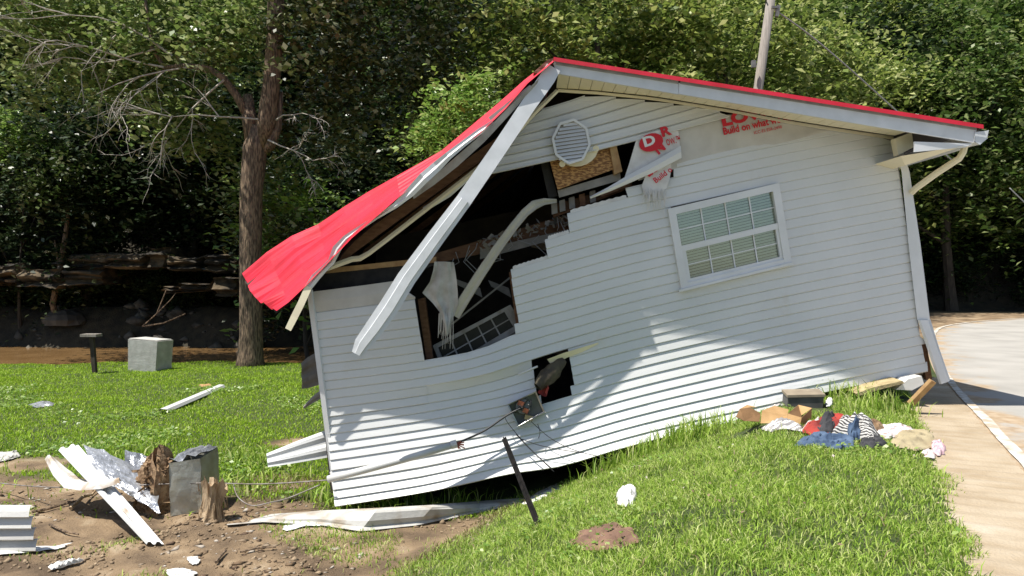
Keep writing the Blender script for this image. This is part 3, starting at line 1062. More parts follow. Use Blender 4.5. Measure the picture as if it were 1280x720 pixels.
# left slope: intact near the ridge, crumpled flap at the eave
FR = [(692, 77), (660, 104), (632, 136), (600, 167), (560, 200), (532, 222), (500, 245), (470, 272), (440, 298), (410, 330), (385, 356), (362, 380), (346, 389)]
TOPL = [(690, 74), (655, 101), (620, 131), (588, 158), (552, 188), (524, 204), (496, 220), (462, 240), (430, 260), (398, 281), (365, 296), (335, 318), (306, 346)]
nT = 31
rows = []
for i, (f_, t_) in enumerate(zip(FR, TOPL)):
    s_ = i / (len(FR) - 1)
    r_ = []
    amp = .012 + .075 * max(0, s_ - .4)
    for k in range(nT):
        t = k / (nT - 1)
        x = f_[0] + (t_[0] - f_[0]) * t
        y = f_[1] + (t_[1] - f_[1]) * t
        if i == len(FR) - 1:
            x -= 7 * math.sin(math.pi * t)
            y += 4 * math.sin(math.pi * t)
        p = P(x, y, 7.6 - .13 * float(sstep(.05, .3, s_) * sstep(.62, .5, s_)) + .24 * float(sstep(.5, .85, s_)) + 1.0 * t + .08 * math.sin(s_ * 6))
        ribh = (.010 + .12 * amp) * (1.0 if k % 5 == 2 else 0.0)
        cr_ = amp * (.45 * math.sin(k * .62 + i * .25) + 1.5 * mnoise.noise(Vector((k * .28, i * .6, 3)))) * (.3 + max(0, s_ - .45) * 2.4)
        nrm = Vector((-.35, -.6, .7))
        r_.append(p + nrm * (ribh + cr_ * .6))
    rows.append(r_)
ROOFB = [r[-1] for r in rows]
mb = MB(); mb.grid(rows)
mb.grid([[r[-1] for r in rows], [Vector((r[-1].x, BACK, r[-1].z)) for r in rows]])
mb.build("roof_sheet", M['red'], house)
mb = MB()
ud = [[r[2] + Vector((.03, .05, -.06)), r[-1] + Vector((.03, 0, -.10)), Vector((r[-1].x + .03, BACK, r[-1].z - .10))] for r in rows]
mb.grid(ud)
mb.build("roof_deck", M['inside'], house)
# grey underlay edge showing below the red sheet
mb = MB()
ua = [(674, 98), (640, 130), (600, 170), (565, 200), (540, 222), (515, 243)]
ub = [(672, 104), (643, 137), (606, 177), (572, 208), (543, 231), (517, 249)]
mb.grid([[P(x, y, 7.6) for x, y in ua], [P(x, y, 7.64) for x, y in ub]])
mb.build("underlay_edge", M['deck_grey'], house)
# ridge cap scrap
mb = MB(); mb.slab([P(x, y, 7.78) for x, y in [(667, 90), (684, 75), (691, 72.5), (694, 74), (674, 92)]], (0, 5, 0)); mb.build("ridge_cap", M['clay'], house)


def ribbon(path, name, material, prof, label=None, smooth=False):
    """path: (x, y, width px, depth). prof: (across -1..1, outwards m) cross-section"""
    rows = [[] for _ in prof]
    for i, (x, y, w, Y) in enumerate(path):
        x0, y0 = path[max(i - 1, 0)][:2]
        x1, y1 = path[min(i + 1, len(path) - 1)][:2]
        dx, dy = x1 - x0, y1 - y0
        l_ = math.hypot(dx, dy)
        nx_, ny_ = -dy / l_, dx / l_
        for k, (a, o) in enumerate(prof):
            rows[k].append(P(x + nx_ * a * w / 2, y + ny_ * a * w / 2, Y - o))
    mb = MB(); mb.grid(rows)
    return mb.build(name, material, house, smooth=smooth, label=label)


UP = [(-1, -.05), (-1, .0), (-.55, .004), (-.5, .016), (.35, .016), (.4, .004), (1, .0), (1, -.05)]
# big fascia board hanging from the ridge
hang = [(692, 84, 19, 7.675), (684, 98, 20, 7.66), (660, 132, 19, 7.62), (620, 192, 19, 7.55), (580, 250, 20, 7.48)]
ribbon(hang, "fascia_board", M['fascia'], [(-1, -.03), (-1, 0), (1, 0), (1, -.03)], "long white fascia board torn loose and hanging from the peak")
hang2 = [(580.5, 249.5, 20, 7.475), (545, 297, 22, 7.44), (508, 348, 24, 7.40), (486, 384, 25, 7.37), (468, 410, 24, 7.34), (453, 430, 21, 7.32), (446, 443, 14, 7.31)]
ribbon(hang2, "fascia_wrap", M['fascia'], UP)
# crumpled rake trim
ribbon([(664, 108, 5, 7.66), (637, 131, 8, 7.66), (613, 150, 8, 7.66)], "rake_trim", M['deck_grey'], [(-1, -.02), (-1, 0), (1, 0), (1, -.02)])
ribbon([(617, 153, 7, 7.62), (600, 164, 8, 7.60), (580, 179, 8, 7.54), (560, 195, 10, 7.48), (546, 208, 13, 7.50), (530, 222, 14, 7.46), (512, 241, 12, 7.5), (494, 257, 7, 7.52), (470, 272, 5, 7.65),
        (450, 285, 6, 7.70), (432, 298, 8, 7.72), (421, 311, 11, 7.74), (414, 327, 9, 7.76), (404, 337, 9, 7.76), (394, 347, 11, 7.78), (385, 360, 9, 7.78)],
       "rake_trim", M['trim'], [(-1, -.03), (-1, 0), (-.2, .012), (.2, .0), (1, .006), (1, -.03)])
ribbon([(386, 358, 9, 7.77), (376, 380, 9, 7.75), (368, 396, 9, 7.74), (360, 412, 8, 7.72)], "rake_trim", M['cream'], [(-1, -.03), (-1, 0), (1, 0), (1, -.03)])
# cream soffit channel torn down the left slope
ribbon([(697, 113, 5, 7.95), (668, 141, 6, 7.95), (640, 172, 6, 7.95), (606, 204, 6, 7.96), (560, 240, 6, 7.97), (505, 283, 6, 7.97), (462, 316, 6, 7.97), (450, 323, 7, 7.97), (440, 324, 7, 7.96), (404, 337, 7, 7.9)],
       "soffit_channel", M['cream'], [(-1, -.03), (-1, 0), (0, .01), (1, 0), (1, -.03)])
ribbon([(598, 211, 6, 8.0), (560, 243, 8, 8.0), (530, 262, 6, 8.0)], "siding_scrap", M['siding'], [(-1, 0), (0, .02), (1, 0)])

# ---- framing and inside
FRm = lambda pts: [P(*p) for p in pts]
mb = MB(); mb.slab(FRm([(652, 150, 8.0), (640, 172, 8.0), (420, 332, 8.0), (436, 304, 8.0)]), (0, .05, 0)); mb.build("rafter", M['wood'], house)
for dy in (1.2, 2.4, 3.6, 4.8):
    mb = MB(); mb.slab([p + Vector((0, dy, -.05)) for p in FRm([(680, 110, 8.0), (670, 132, 8.0), (415, 322, 8.0), (428, 300, 8.0)])], (0, .05, 0)); mb.build("rafter", M['wood'], house)
mb = MB(); mb.slab(FRm([(395, 337, 8.13), (545, 321, 8.13), (545, 328, 8.13), (395, 343, 8.13)]), (0, .09, 0)); mb.build("top_plate", M['pine'], house)
mb = MB(); mb.slab(FRm([(392, 343, 8.15), (548, 328, 8.15), (500, 352, 8.15), (388, 366, 8.15)]), (0, .03, 0)); mb.build("backing_strip", M['black'], house)  # near-black sheet filling the opening below the top plate
mb = MB(); mb.slab(FRm([(540, 318, 8.7), (640, 289, 8.7), (722, 264, 8.7), (722, 287, 8.7), (640, 309, 8.7), (540, 330, 8.7)]), (0, .05, 0)); mb.build("ceiling_joist", M['wood'], house)
mb = MB(); mb.slab(FRm([(600, 312, 8.6), (722, 284, 8.6), (722, 292, 8.6), (600, 324, 8.6)]), (0, .05, 0)); mb.build("ceiling_board", M['greyboard'], house)
mb = MB(); mb.slab(FRm([(690, 256, 8.45), (752, 239, 8.45), (790, 226, 8.45), (790, 234, 8.45), (752, 249, 8.45), (692, 272, 8.45)]), (0, .06, 0)); mb.build("truss_chord", M['wood'], house)
for x in (689, 699, 711, 724, 737):
    mb = MB(); mb.slab(FRm([(x, 268 - (x - 689) * .3 - 14, 8.38), (x + 7, 266 - (x - 689) * .3 - 14, 8.38), (x + 8, 268 - (x - 689) * .3 - 2, 8.38), (x + 1, 270 - (x - 689) * .3 - 2, 8.38)]), (0, .05, 0))
    mb.build("blocking", M['greyboard'] if x % 2 else M['wood'], house)
mb = MB(); mb.slab(FRm([(749, 241, 8.3), (786, 227, 8.3), (788, 232, 8.3), (752, 246, 8.3)]), (0, .04, 0)); mb.build("truss_web", M['wood'], house)
mb = MB(); mb.slab(FRm([(674, 196, 8.3), (683, 193, 8.3), (697, 245, 8.3), (686, 248, 8.3)]), (0, .05, 0)); mb.build("truss_web", M['black'], house)
mb = MB(); mb.slab(FRm([(684, 189, 8.2), (762, 176, 8.2), (772, 210, 8.2), (697, 237, 8.2)]), (0, .012, 0)); mb.build("strand_board", M['osb'], house)
mb = MB(); mb.slab(FRm([(761, 177, 8.16), (769, 175, 8.16), (778, 214, 8.16), (768, 218, 8.16)]), (0, .09, 0)); mb.build("stud", M['pine'], house)
mb = MB(); mb.slab(FRm([(697, 238, 8.25), (775, 215, 8.25), (776, 225, 8.25), (699, 247, 8.25)]), (0, .02, 0)); mb.build("backing_strip", M['greyboard'], house)
# curled cream strip from the gable down into the room
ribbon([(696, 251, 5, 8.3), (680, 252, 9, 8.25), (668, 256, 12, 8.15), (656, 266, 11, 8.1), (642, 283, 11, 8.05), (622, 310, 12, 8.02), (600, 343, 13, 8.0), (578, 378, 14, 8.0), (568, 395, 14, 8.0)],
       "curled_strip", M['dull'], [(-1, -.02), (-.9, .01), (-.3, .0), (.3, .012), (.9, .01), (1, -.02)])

# shell of the house behind the gable
def back(p, yy=BACK - .15):
    return Vector((p.x, yy, p.z))


lb, lt = W(415, 632, -.07), W(388, 362, -.07)
rb_, rt = W(1156, 470, -.07), W(1120, 176, -.07)
pk = W(692, 108, -.07)
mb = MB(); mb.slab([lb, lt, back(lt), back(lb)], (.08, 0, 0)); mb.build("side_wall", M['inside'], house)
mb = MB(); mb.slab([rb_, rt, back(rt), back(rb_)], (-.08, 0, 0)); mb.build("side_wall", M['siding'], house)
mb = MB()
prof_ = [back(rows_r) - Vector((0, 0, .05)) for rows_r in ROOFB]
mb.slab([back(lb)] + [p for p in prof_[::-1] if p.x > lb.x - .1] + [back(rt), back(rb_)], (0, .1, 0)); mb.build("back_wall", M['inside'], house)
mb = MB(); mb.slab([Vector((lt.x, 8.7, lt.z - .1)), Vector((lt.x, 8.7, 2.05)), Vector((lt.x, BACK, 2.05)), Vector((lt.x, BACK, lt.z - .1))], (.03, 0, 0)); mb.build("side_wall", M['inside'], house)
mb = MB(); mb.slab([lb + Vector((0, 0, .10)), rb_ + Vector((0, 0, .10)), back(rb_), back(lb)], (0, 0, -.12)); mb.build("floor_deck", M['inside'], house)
# room partition with a shelf of clutter seen through the hole
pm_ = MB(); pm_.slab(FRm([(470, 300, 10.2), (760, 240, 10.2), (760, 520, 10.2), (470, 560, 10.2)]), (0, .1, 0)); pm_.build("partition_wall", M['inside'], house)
mb = MB(); mb.beam(P(640, 345, 8.6), P(565, 405, 8.4), .02, .02); mb.build("loose_batten", M['greyboard'], house)
mb = MB(); mb.slab(FRm([(522, 374, 8.22), (531, 372, 8.22), (541, 448, 8.22), (533, 450, 8.22)]), (0, .09, 0)); mb.build("stud", M['wood'], house)
mb = MB(); mb.slab(FRm([(636, 340, 8.2), (641, 340, 8.2), (651, 404, 8.2), (645, 406, 8.2)]), (0, .09, 0)); mb.build("stud", M['wood'], house)


rc = random.Random(4)
for (x0, y0, x1, y1, w_) in ((660, 300, 700, 318, 9), (560, 345, 600, 372, 7), (610, 350, 636, 372, 8)):
    mb = MB(); mb.slab(FRm([(x0, y0, 8.9), (x1, y1 - 12, 8.9), (x1 + 3, y1, 8.9), (x0 + 4, y0 + w_, 8.9)]), (0, .012, 0)); mb.build("drywall_shard", M['greyboard'], house)
mb = MB()
for k in range(16):
    x = rc.uniform(560, 715); y = 318 - (x - 560) * .33 + rc.uniform(-4, 14)
    a_ = P(x, y, 8.5)
    mb.tube([a_, a_ + Vector((rc.uniform(-.08, .08), -.03, -rc.uniform(.05, .16))), a_ + Vector((rc.uniform(-.16, .16), 0, -rc.uniform(.12, .34)))], .005, 4)
mb.build("hanging_wiring", M['cable_grey'], house)
mb = MB()
for k in range(90):
    x = rc.uniform(600, 715); y = 303 - (x - 600) * .30 + rc.uniform(-6, 8)
    a_ = P(x, y, 8.55 + rc.uniform(-.1, .1)); d1 = Vector((rc.uniform(-1, 1), rc.uniform(-1, 1), rc.uniform(-1, .6))).normalized() * rc.uniform(.03, .1)
    n1_ = Vector((rc.uniform(-1, 1), rc.uniform(-1, 1), rc.uniform(-1, 1))).normalized() * rc.uniform(.008, .03)
    mb.add([a_ - n1_, a_ + n1_, a_ + d1 + n1_, a_ + d1 - n1_], [(0, 1, 2, 3)])
o = mb.build("torn_insulation", M['greyboard'], house); o['kind'] = 'stuff'


# ---- windows
def patch(c):
    TL, TR, BR, BL = [Vector((*q, 0)) for q in c]

    def f(s_, t_):
        p = (TL * (1 - s_) + TR * s_) * (1 - t_) + (BL * (1 - s_) + BR * s_) * t_
        return p.x, p.y
    return f


def wbar(q, s0, t0, s1, t1, off, th, name, material, parent):
    pts = [q(s0, t0), q(s1, t0), q(s1, t1), q(s0, t1)]
    mb = MB(); mb.slab([W(x, y, off) for x, y in pts], (0, th, 0))
    return mb.build(name, material, parent)


q = patch([(835, 261), (974, 228.5), (990, 329.5), (852, 363)])
win = wbar(q, 0, 0, .065, 1, .055, .09, "window", M['trim'], house)
wbar(q, .935, 0, 1, 1, .055, .09, "frame_rail", M['trim'], win)
wbar(q, .065, 0, .935, .085, .053, .09, "frame_rail", M['trim'], win)
wbar(q, .065, .925, .935, 1, .053, .09, "frame_rail", M['trim'], win)
wbar(q, -.02, .985, 1.01, 1.015, .075, .06, "sill", M['trim'], win)
wbar(q, .065, .475, .935, .545, .046, .05, "meeting_rail", M['trim'], win)
wbar(q, .065, .545, .095, .925, .036, .05, "sash_stile", M['trim'], win)
wbar(q, .905, .545, .935, .925, .036, .05, "sash_stile", M['trim'], win)
wbar(q, .095, .885, .905, .925, .036, .05, "sash_rail", M['trim'], win)
for (ta, tb, sa, sb) in ((.085, .475, .065, .935), (.545, .885, .095, .905)):
    wbar(q, sa, ta, sb, tb, .0, .004, "pane", M['glass'], win)
    for k in (1, 2, 3):
        s_ = sa + (sb - sa) * k / 4
        wbar(q, s_ - .0055, ta, s_ + .0055, tb, .012, .008, "muntin", M['trim'], win)
    tm = (ta + tb) / 2
    wbar(q, sa, tm - .0065, sb, tm + .0065, .014, .008, "muntin", M['trim'], win)
for k in range(24):
    t = .09 + .83 * k / 24
    pa, pb = q(.07, t), q(.93, t)
    pc, pd = q(.93, t + .026), q(.07, t + .026)
    mb = MB(); mb.add([W(*pa, -.030), W(*pb, -.030), W(*pc, -.016), W(*pd, -.016)], [(0, 1, 2, 3)])
    mb.build("blind_slat", M['blind'], win)
wbar(q, .0, .0, 1, 1, -.085, .01, "dark_room_sheet", M['room'], win)  # dark sheet stands in for the unlit room behind the blinds

# gable vent
vent = MB()
VC = (718, 180)
oc = []
for k in range(8):
    a = math.pi / 8 + k * math.pi / 4 - .25
    oc.append((VC[0] - 4 + 25 * math.cos(a) * .93, VC[1] - 3 + 27.5 * math.sin(a)))
fr = [(VC[0] + 2 + 28 * math.cos(a), VC[1] + 4 + 24 * math.sin(a)) for a in [k * math.pi / 12 for k in range(24)]]
vent.slab([W(x, y, .018) for x, y in fr], (0, .03, 0))
vent = vent.build("gable_vent", M['cream'], house)
mb = MB(); mb.slab([W(x, y, .085) for x, y in oc], (0, .05, 0)); mb.build("vent_backing", M['greyboard'], vent)
for k in range(11):
    yv = VC[1] - 26 + k * 4.55
    xs_l = []
    # clip by octagon
    for e in range(8):
        (xa, ya), (xb, yb) = oc[e], oc[(e + 1) % 8]
        if (ya - yv) * (yb - yv) < 0:
            xs_l.append(xa + (xb - xa) * (yv - ya) / (yb - ya))
    if len(xs_l) < 2:
        continue
    xa, xb = min(xs_l) + 1, max(xs_l) - 1
    tl = .16
    mb = MB(); mb.add([W(xa, yv + tl * (VC[0] - xa) - 1.2, .090), W(xb, yv + tl * (VC[0] - xb) - 1.2, .090), W(xb, yv + tl * (VC[0] - xb) + 2.9, .112), W(xa, yv + tl * (VC[0] - xa) + 2.0, .112)], [(0, 1, 2, 3)])
    mb.build("louvre", M['trim'], vent)
mb = MB()
for e in range(8):
    a, c = oc[e], oc[(e + 1) % 8]
    mb.beam(W(*a, .105), W(*c, .105), .026, .03)
mb.build("rim", M['trim'], vent)
for (x, y) in ((703, 205), (745, 186)):
    mb = MB(); mb.tube([W(x, y, .02), W(x, y, .05)], .035, 10); mb.build("lug", M['cream'], vent)

# ------------------------------------------------------------------ things hanging in or on the wall
fw = thing("fallen_window", "white framed window lying tilted inside the torn wall opening", "window", P(590, 440, 8.45))
q2 = patch([(541, 432), (638, 381), (655, 408), (556, 470)])


def fbar(s0, t0, s1, t1, off, th, nm, mt):
    pts = [q2(s0, t0), q2(s1, t0), q2(s1, t1), q2(s0, t1)]
    mb = MB(); mb.slab([P(x, y, 8.42 - off) for x, y in pts], (0, th, 0)); return mb.build(nm, mt, fw)


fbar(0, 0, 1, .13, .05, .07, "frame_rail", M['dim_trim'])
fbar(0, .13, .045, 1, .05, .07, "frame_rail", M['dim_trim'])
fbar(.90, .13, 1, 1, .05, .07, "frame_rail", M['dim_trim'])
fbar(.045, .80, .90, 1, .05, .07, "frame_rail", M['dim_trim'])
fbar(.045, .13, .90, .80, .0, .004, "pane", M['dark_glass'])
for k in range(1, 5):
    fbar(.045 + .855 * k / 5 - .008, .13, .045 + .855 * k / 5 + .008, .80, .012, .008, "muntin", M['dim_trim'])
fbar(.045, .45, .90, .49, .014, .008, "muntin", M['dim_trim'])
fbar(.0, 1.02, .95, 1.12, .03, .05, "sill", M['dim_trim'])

# cloth
def drape(name, rows_px, Y, label, cat, material, fold=.04, fr=2.2):
    rr = []
    for i, r in enumerate(rows_px):
        n = 13
        line = []
        for k in range(n):
            t = k / (n - 1) * (len(r) - 1)
            a = min(int(t), len(r) - 2)
            f_ = t - a
            x = r[a][0] * (1 - f_) + r[a + 1][0] * f_
            y = r[a][1] * (1 - f_) + r[a + 1][1] * f_
            line.append(P(x + 1.2 * mnoise.noise(Vector((k * .8, i * .7, 2))), y, Y - fold * 1.6 * mnoise.noise(Vector((k * .33, i * .42, 7))) - .05 * abs(mnoise.noise(Vector((k * .5 + i * .35, i * .2, 3))))))
        rr.append(line)
    mb = MB(); mb.grid(rr)
    o = mb.build(name, material, loc=rr[-1][6], smooth=True)
    return tag(o, label, cat)


cl_o = drape("hanging_cloth", [[(543, 327), (556, 327), (568, 328)], [(542, 338), (556, 340), (570, 342)], [(537, 352), (553, 356), (571, 354)], [(528, 366), (551, 370), (572, 368)],
                               [(541, 379), (555, 384), (572, 381)], [(550, 391), (558, 398), (568, 394)], [(554, 402), (559, 408), (564, 405)], [(557, 415), (559, 422), (561, 416)]],
             7.98, "dirty white cloth hanging with frayed ends in the torn wall opening", "cloth", M['cloth_w'])
mb = MB()
for k in range(14):
    x = 549 + k * 1.3
    mb.tube([P(x, 388 + random.uniform(-4, 6), 7.97), P(x + random.uniform(-2, 1), 412, 7.97), P(x + random.uniform(-3, 1), 418 + random.uniform(0, 22), 7.99)], [.006, .004, .002], 4)
fr_o = mb.build("fringe", M['cloth_w'], cl_o)

# jar-like brown lump of insulation in the small hole
mb = MB()
rows = []
ax0, ax1 = P(672, 484, 7.98), P(704, 450, 8.12)
d_ = (ax1 - ax0).normalized()
s1_ = d_.cross(Vector((0, 1, 0))).normalized(); s2_ = d_.cross(s1_)
for i in range(9):
    t = i / 8
    rad = .05 + .045 * math.sin(math.pi * min(t * 1.1, 1)) + .01 * math.sin(i * 3)
    if i in (0, 8):
        rad = .05
    rows.append([ax0 + (ax1 - ax0) * t + (s1_ * math.cos(a) + s2_ * math.sin(a)) * rad * (1 + .08 * math.sin(3 * a + i)) for a in [k * math.pi / 6 for k in range(13)]])
mb.grid(rows)
ins = mb.build("insulation_roll", M['insul'], loc=ax0, smooth=True)
tag(ins, "brown wrapped roll bulging out of the small hole above the electric box", "insulation")
mb = MB()
rr = [[ax0 + (ax1 - ax0) * (-.02 + .10 * i) + (s1_ * math.cos(a) + s2_ * math.sin(a)) * (.135 - .02 * i) for a in [2.2 + k * .35 for k in range(7)]] for i in range(3)]
mb.grid(rr); mb.build("red_cap", M['redcloth'], ins)

# electric box hanging open
eb = thing("electric_box", "open grey electric box hanging by wires on the white siding", "electric box", W(656, 530, .2))
EBc = [(634, 506), (670, 489), (681, 515), (647, 533)]
cc = [W(x, y, .10) for x, y in EBc]
ff = [W(x, y, .20) for x, y in EBc]
mb = MB(); mb.slab([W(x, y, .095) for x, y in EBc], (0, .01, 0)); mb.build("back_panel", M['box_grey'], eb)
for k in range(4):
    a, c = k, (k + 1) % 4
    mb = MB()
    mid = sum((v for v in cc), Vector()) / 4
    inn = lambda p: p + (mid - p).normalized() * .02
    mb.add([cc[a], cc[c], ff[c], ff[a], inn(cc[a]), inn(cc[c]), inn(ff[c]), inn(ff[a])], [(0, 1, 2, 3), (7, 6, 5, 4), (3, 2, 6, 7), (0, 4, 5, 1), (0, 3, 7, 4), (1, 5, 6, 2)])
    mb.build("side_panel", M['steel'], eb)
mb = MB(); mb.tube([W(654, 508, .10), W(654, 508, .17)], [.09, .08], 12); mb.build("meter_socket", M['box_grey'], eb)
for (x, y) in ((651, 504), (657, 513)):
    mb = MB(); mb.box(W(x, y, .18), (.06, .05, .05), Matrix.Rotation(.4, 3, 'Y')); mb.build("clamp", M['copper'], eb)
mb = MB()
for k in range(7):
    a = W(648 + k * 2, 505 + (k % 3) * 4, .18)
    mb.tube([a, a + Vector((random.uniform(-.05, .05), -.04, random.uniform(-.04, .06))), a + Vector((random.uniform(-.1, .1), 0, random.uniform(-.1, .06)))], .007, 5)
mb.build("wire_stub", M['cable'], eb)
mb = MB(); mb.box(W(661, 522, .16), (.09, .04, .05), Matrix.Rotation(.3, 3, 'Y')); mb.build("terminal_block", M['foam'], eb)


def cable(name, pts, r, material, label, cat="cable", n=6, group=None):
    pts = [Vector(p) for p in pts]
    # smooth
    out = []
    for i in range(len(pts) - 1):
        p0, p1, p2, p3 = pts[max(i - 1, 0)], pts[i], pts[i + 1], pts[min(i + 2, len(pts) - 1)]
        for j in range(6):
            t = j / 6
            out.append(.5 * ((2 * p1) + (p2 - p0) * t + (2 * p0 - 5 * p1 + 4 * p2 - p3) * t * t + (3 * p1 - p0 - 3 * p2 + p3) * t ** 3))
    out.append(pts[-1])
    mb = MB(); mb.tube(out, r, n)
    return tag(mb.build(name, material, loc=pts[0], smooth=True), label, cat, group)


cable("service_cable", [W(656, 508, .20), W(634, 519, .22), W(606, 538, .26), W(578, 551, .33), W(560, 556, .36)], .011, M['cable'], "thick dark cable from the open electric box into the grey conduit", n=7)
# conduit
cond = thing("conduit", "grey plastic conduit pipe lying across the lower left siding", "pipe", W(412, 599, .3))
mb = MB(); mb.tube([W(410, 599, .42), W(450, 589, .45), W(520, 570, .44), W(566, 556, .40)], .037, 12); mb.build("pipe", M['pvc'], cond, smooth=True)
mb = MB(); mb.tube([W(564, 556.5, .40), W(571, 554.5, .395)], .043, 12); mb.build("pipe_end", M['pvc'], cond)
mb = MB()
for k in range(9):
    a = W(570, 555, .395)
    mb.tube([a, a + Vector((random.uniform(.02, .10), random.uniform(-.04, .0), random.uniform(-.06, .06)))], .006, 4)
mb.build("torn_sleeve", M['copper'], cond)
for i, (pp, lab) in enumerate(([[(636, 517), (632, 524), (648, 545), (668, 566), (689, 585)], "thin wire looping down from the left corner of the electric box"],
                              [[(664, 527), (690, 549), (722, 564), (762, 573)], "thin wire trailing right from the electric box over sunlit siding"],
                              [[(650, 548), (672, 556), (700, 562), (728, 566)], "thin short wire crossing lower sunlit siding below the electric box"],
                              [[(645, 543), (662, 561), (680, 578), (693, 590)], "thin wire beside the loop hanging from the electric box"],
                              [[(672, 530), (675, 540), (673, 548)], "short frayed wire stub under the right corner of the electric box"])):
    jj = lambda y: min(max((y - 500) / 12 + 18, 15), 25.9)
    cable("loose_wire", [W(x, y, .12 + woff(min(25.9, max(15, (y - (270 - (x - 700) * .27)) / 12.05)), x) * 1.02) for x, y in pp], .004, M['cable'], lab, "wire", 5, "wires hanging from the electric box")
cable("duct_strap", [W(648, 468, .09), W(656, 465, .10), W(665, 461, .10), W(672, 458, .09)], .012, M['white_plastic'], "white plastic strip caught under the loose siding band", "strip")

# ------------------------------------------------------------------ ground things
# black steel post leaning in front
a, c = P(630, 548, 6.75), G(674, 660)
sp = thing("steel_post", "leaning thin black steel fence post in front of the house", "post", c)
mb = MB()
d_ = (a - c)
for (ox, oy, w, h) in ((0, 0, .045, .008), (0, .016, .008, .032)):
    mb.beam(c - d_ * .08 + Vector((ox, oy, 0)), a + Vector((ox, oy, 0)), w, h)
mb.build("post_bar", M['post'], sp)
mb = MB()
for k in range(9):
    p = c + d_ * (.2 + .085 * k)
    mb.box(p + Vector((0, -.008, 0)), (.018, .014, .012))
mb.build("stud_row", M['post'], sp)

# fence wire strand
cable("fence_wire", [P(-10, 603, 8.6), P(60, 609, 8.1), P(150, 607, 7.9), P(250, 604, 7.8), P(330, 605, 7.8), P(412, 600, 7.75)], .007, M['rust'], "rusty wire strand stretched over the debris pile toward the house", "wire", 5)
cable("fence_wire", [P(292, 606, 7.82), P(298, 622, 7.7), P(315, 632, 7.6), P(338, 628, 7.6), P(362, 622, 7.7), P(400, 606, 7.74)], .007, M['rust'], "slack tangled wire hanging between the stump and the house corner", "wire", 5)


# --- siding scraps
def sheet(name, top, bot, ribs, label, material, bend=0.0, thick=.02, cat="siding scrap", group=None):
    """corrugated sheet between two 3-D edges"""
    rows = []
    n = len(top)
    nr = ribs * 4 + 1
    rows = []
    for k in range(nr):
        t = k / (nr - 1)
        o = (0, thick, thick, .0)[k % 4]
        line = []
        for i in range(n):
            p = top[i] * (1 - t) + bot[i] * t
            e = (top[min(i + 1, n - 1)] - top[max(i - 1, 0)])
            w_ = (bot[i] - top[i])
            nn = e.cross(w_).normalized()
            if nn.y > 0:
                nn = -nn
            line.append(p + nn * (o + bend * math.sin(math.pi * t)))
        rows.append(line)
    mb = MB(); mb.grid(rows)
    o = mb.build(name, material, loc=bot[0])
    return tag(o, label, cat, group)


g = G(200, 686)
tp0 = P(82, 557, 8.15)
tl, tr_ = P(73, 563, 8.1), P(98, 556, 8.25)
bl, br_ = G(183, 684), G(205, 684)
bl = bl + Vector((0, 0, .02)); br_ = br_ + Vector((0, 0, .02))
sheet("siding_board", [tl + (bl - tl) * t for t in (0, .3, .6, 1)], [tr_ + (br_ - tr_) * t for t in (0, .3, .6, 1)], 2, "long straight white siding board leaning across the silver debris pile", M['siding'], thick=.03)
mid = [P(150, 641, 7.3), P(168, 655, 7.05), P(188, 677, 6.75)]
sheet("siding_scrap", [P(152, 637, 7.3), G(190, 682) + Vector((0, 0, .03))], [P(160, 634, 7.35), G(200, 683) + Vector((0, 0, .035))], 1, "narrow torn siding strip along the lower end of the leaning board", M['muddy'], thick=.01)
# bent pale piece left of the board
sheet("siding_scrap", [P(56, 574, 8.2), P(66, 594, 8.0), P(80, 610, 7.8), P(100, 613, 7.6), P(128, 611, 7.5), P(150, 604, 7.5)],
      [P(68, 572, 8.25), P(84, 586, 8.1), P(101, 598, 7.95), P(116, 603, 7.8), P(134, 604, 7.65), P(152, 601, 7.6)], 1, "curled muddy siding piece behind the upper end of the leaning board", M['muddy'], bend=.03)
# foil insulation sheet
rows = []
for i in range(13):
    t = i / 12
    top_ = P(104 + (206 - 104) * t, 556 + (600 - 556) * t ** 1.2, 8.2 - .1 * t)
    bot_ = P(150 + (200 - 150) * t, 612 + (642 - 612) * t, 7.75 - .1 * t)
    rows.append([top_ * (1 - s_) + bot_ * s_ + Vector((0, -.10 * math.sin(math.pi * s_) + .03 * mnoise.noise(Vector((t * 5, s_ * 4, 1))) + random.uniform(-.008, .008), .03 * mnoise.noise(Vector((t * 6, s_ * 5, 4))) + random.uniform(-.006, .006))) for s_ in [k / 8 for k in range(9)]])
mb = MB(); mb.grid(rows)
tag(mb.build("foil_sheet", M['foil'], loc=rows[-1][-1], smooth=True), "crinkled silver foil insulation sheet leaning behind the white board", "foil sheet")
rows = []
for i in range(7):
    t = i / 6
    rows.append([P(156 + 40 * t, 560 + 14 * t + s_ * 28, 8.5 - .2 * s_ + random.uniform(-.03, .03)) + Vector((0, 0, random.uniform(-.02, .02))) for s_ in [k / 4 for k in range(5)]])
mb = MB(); mb.grid(rows)
tag(mb.build("foil_sheet", M['foil'], loc=rows[0][-1]), "smaller crumpled silver foil scrap standing behind the debris pile", "foil sheet")
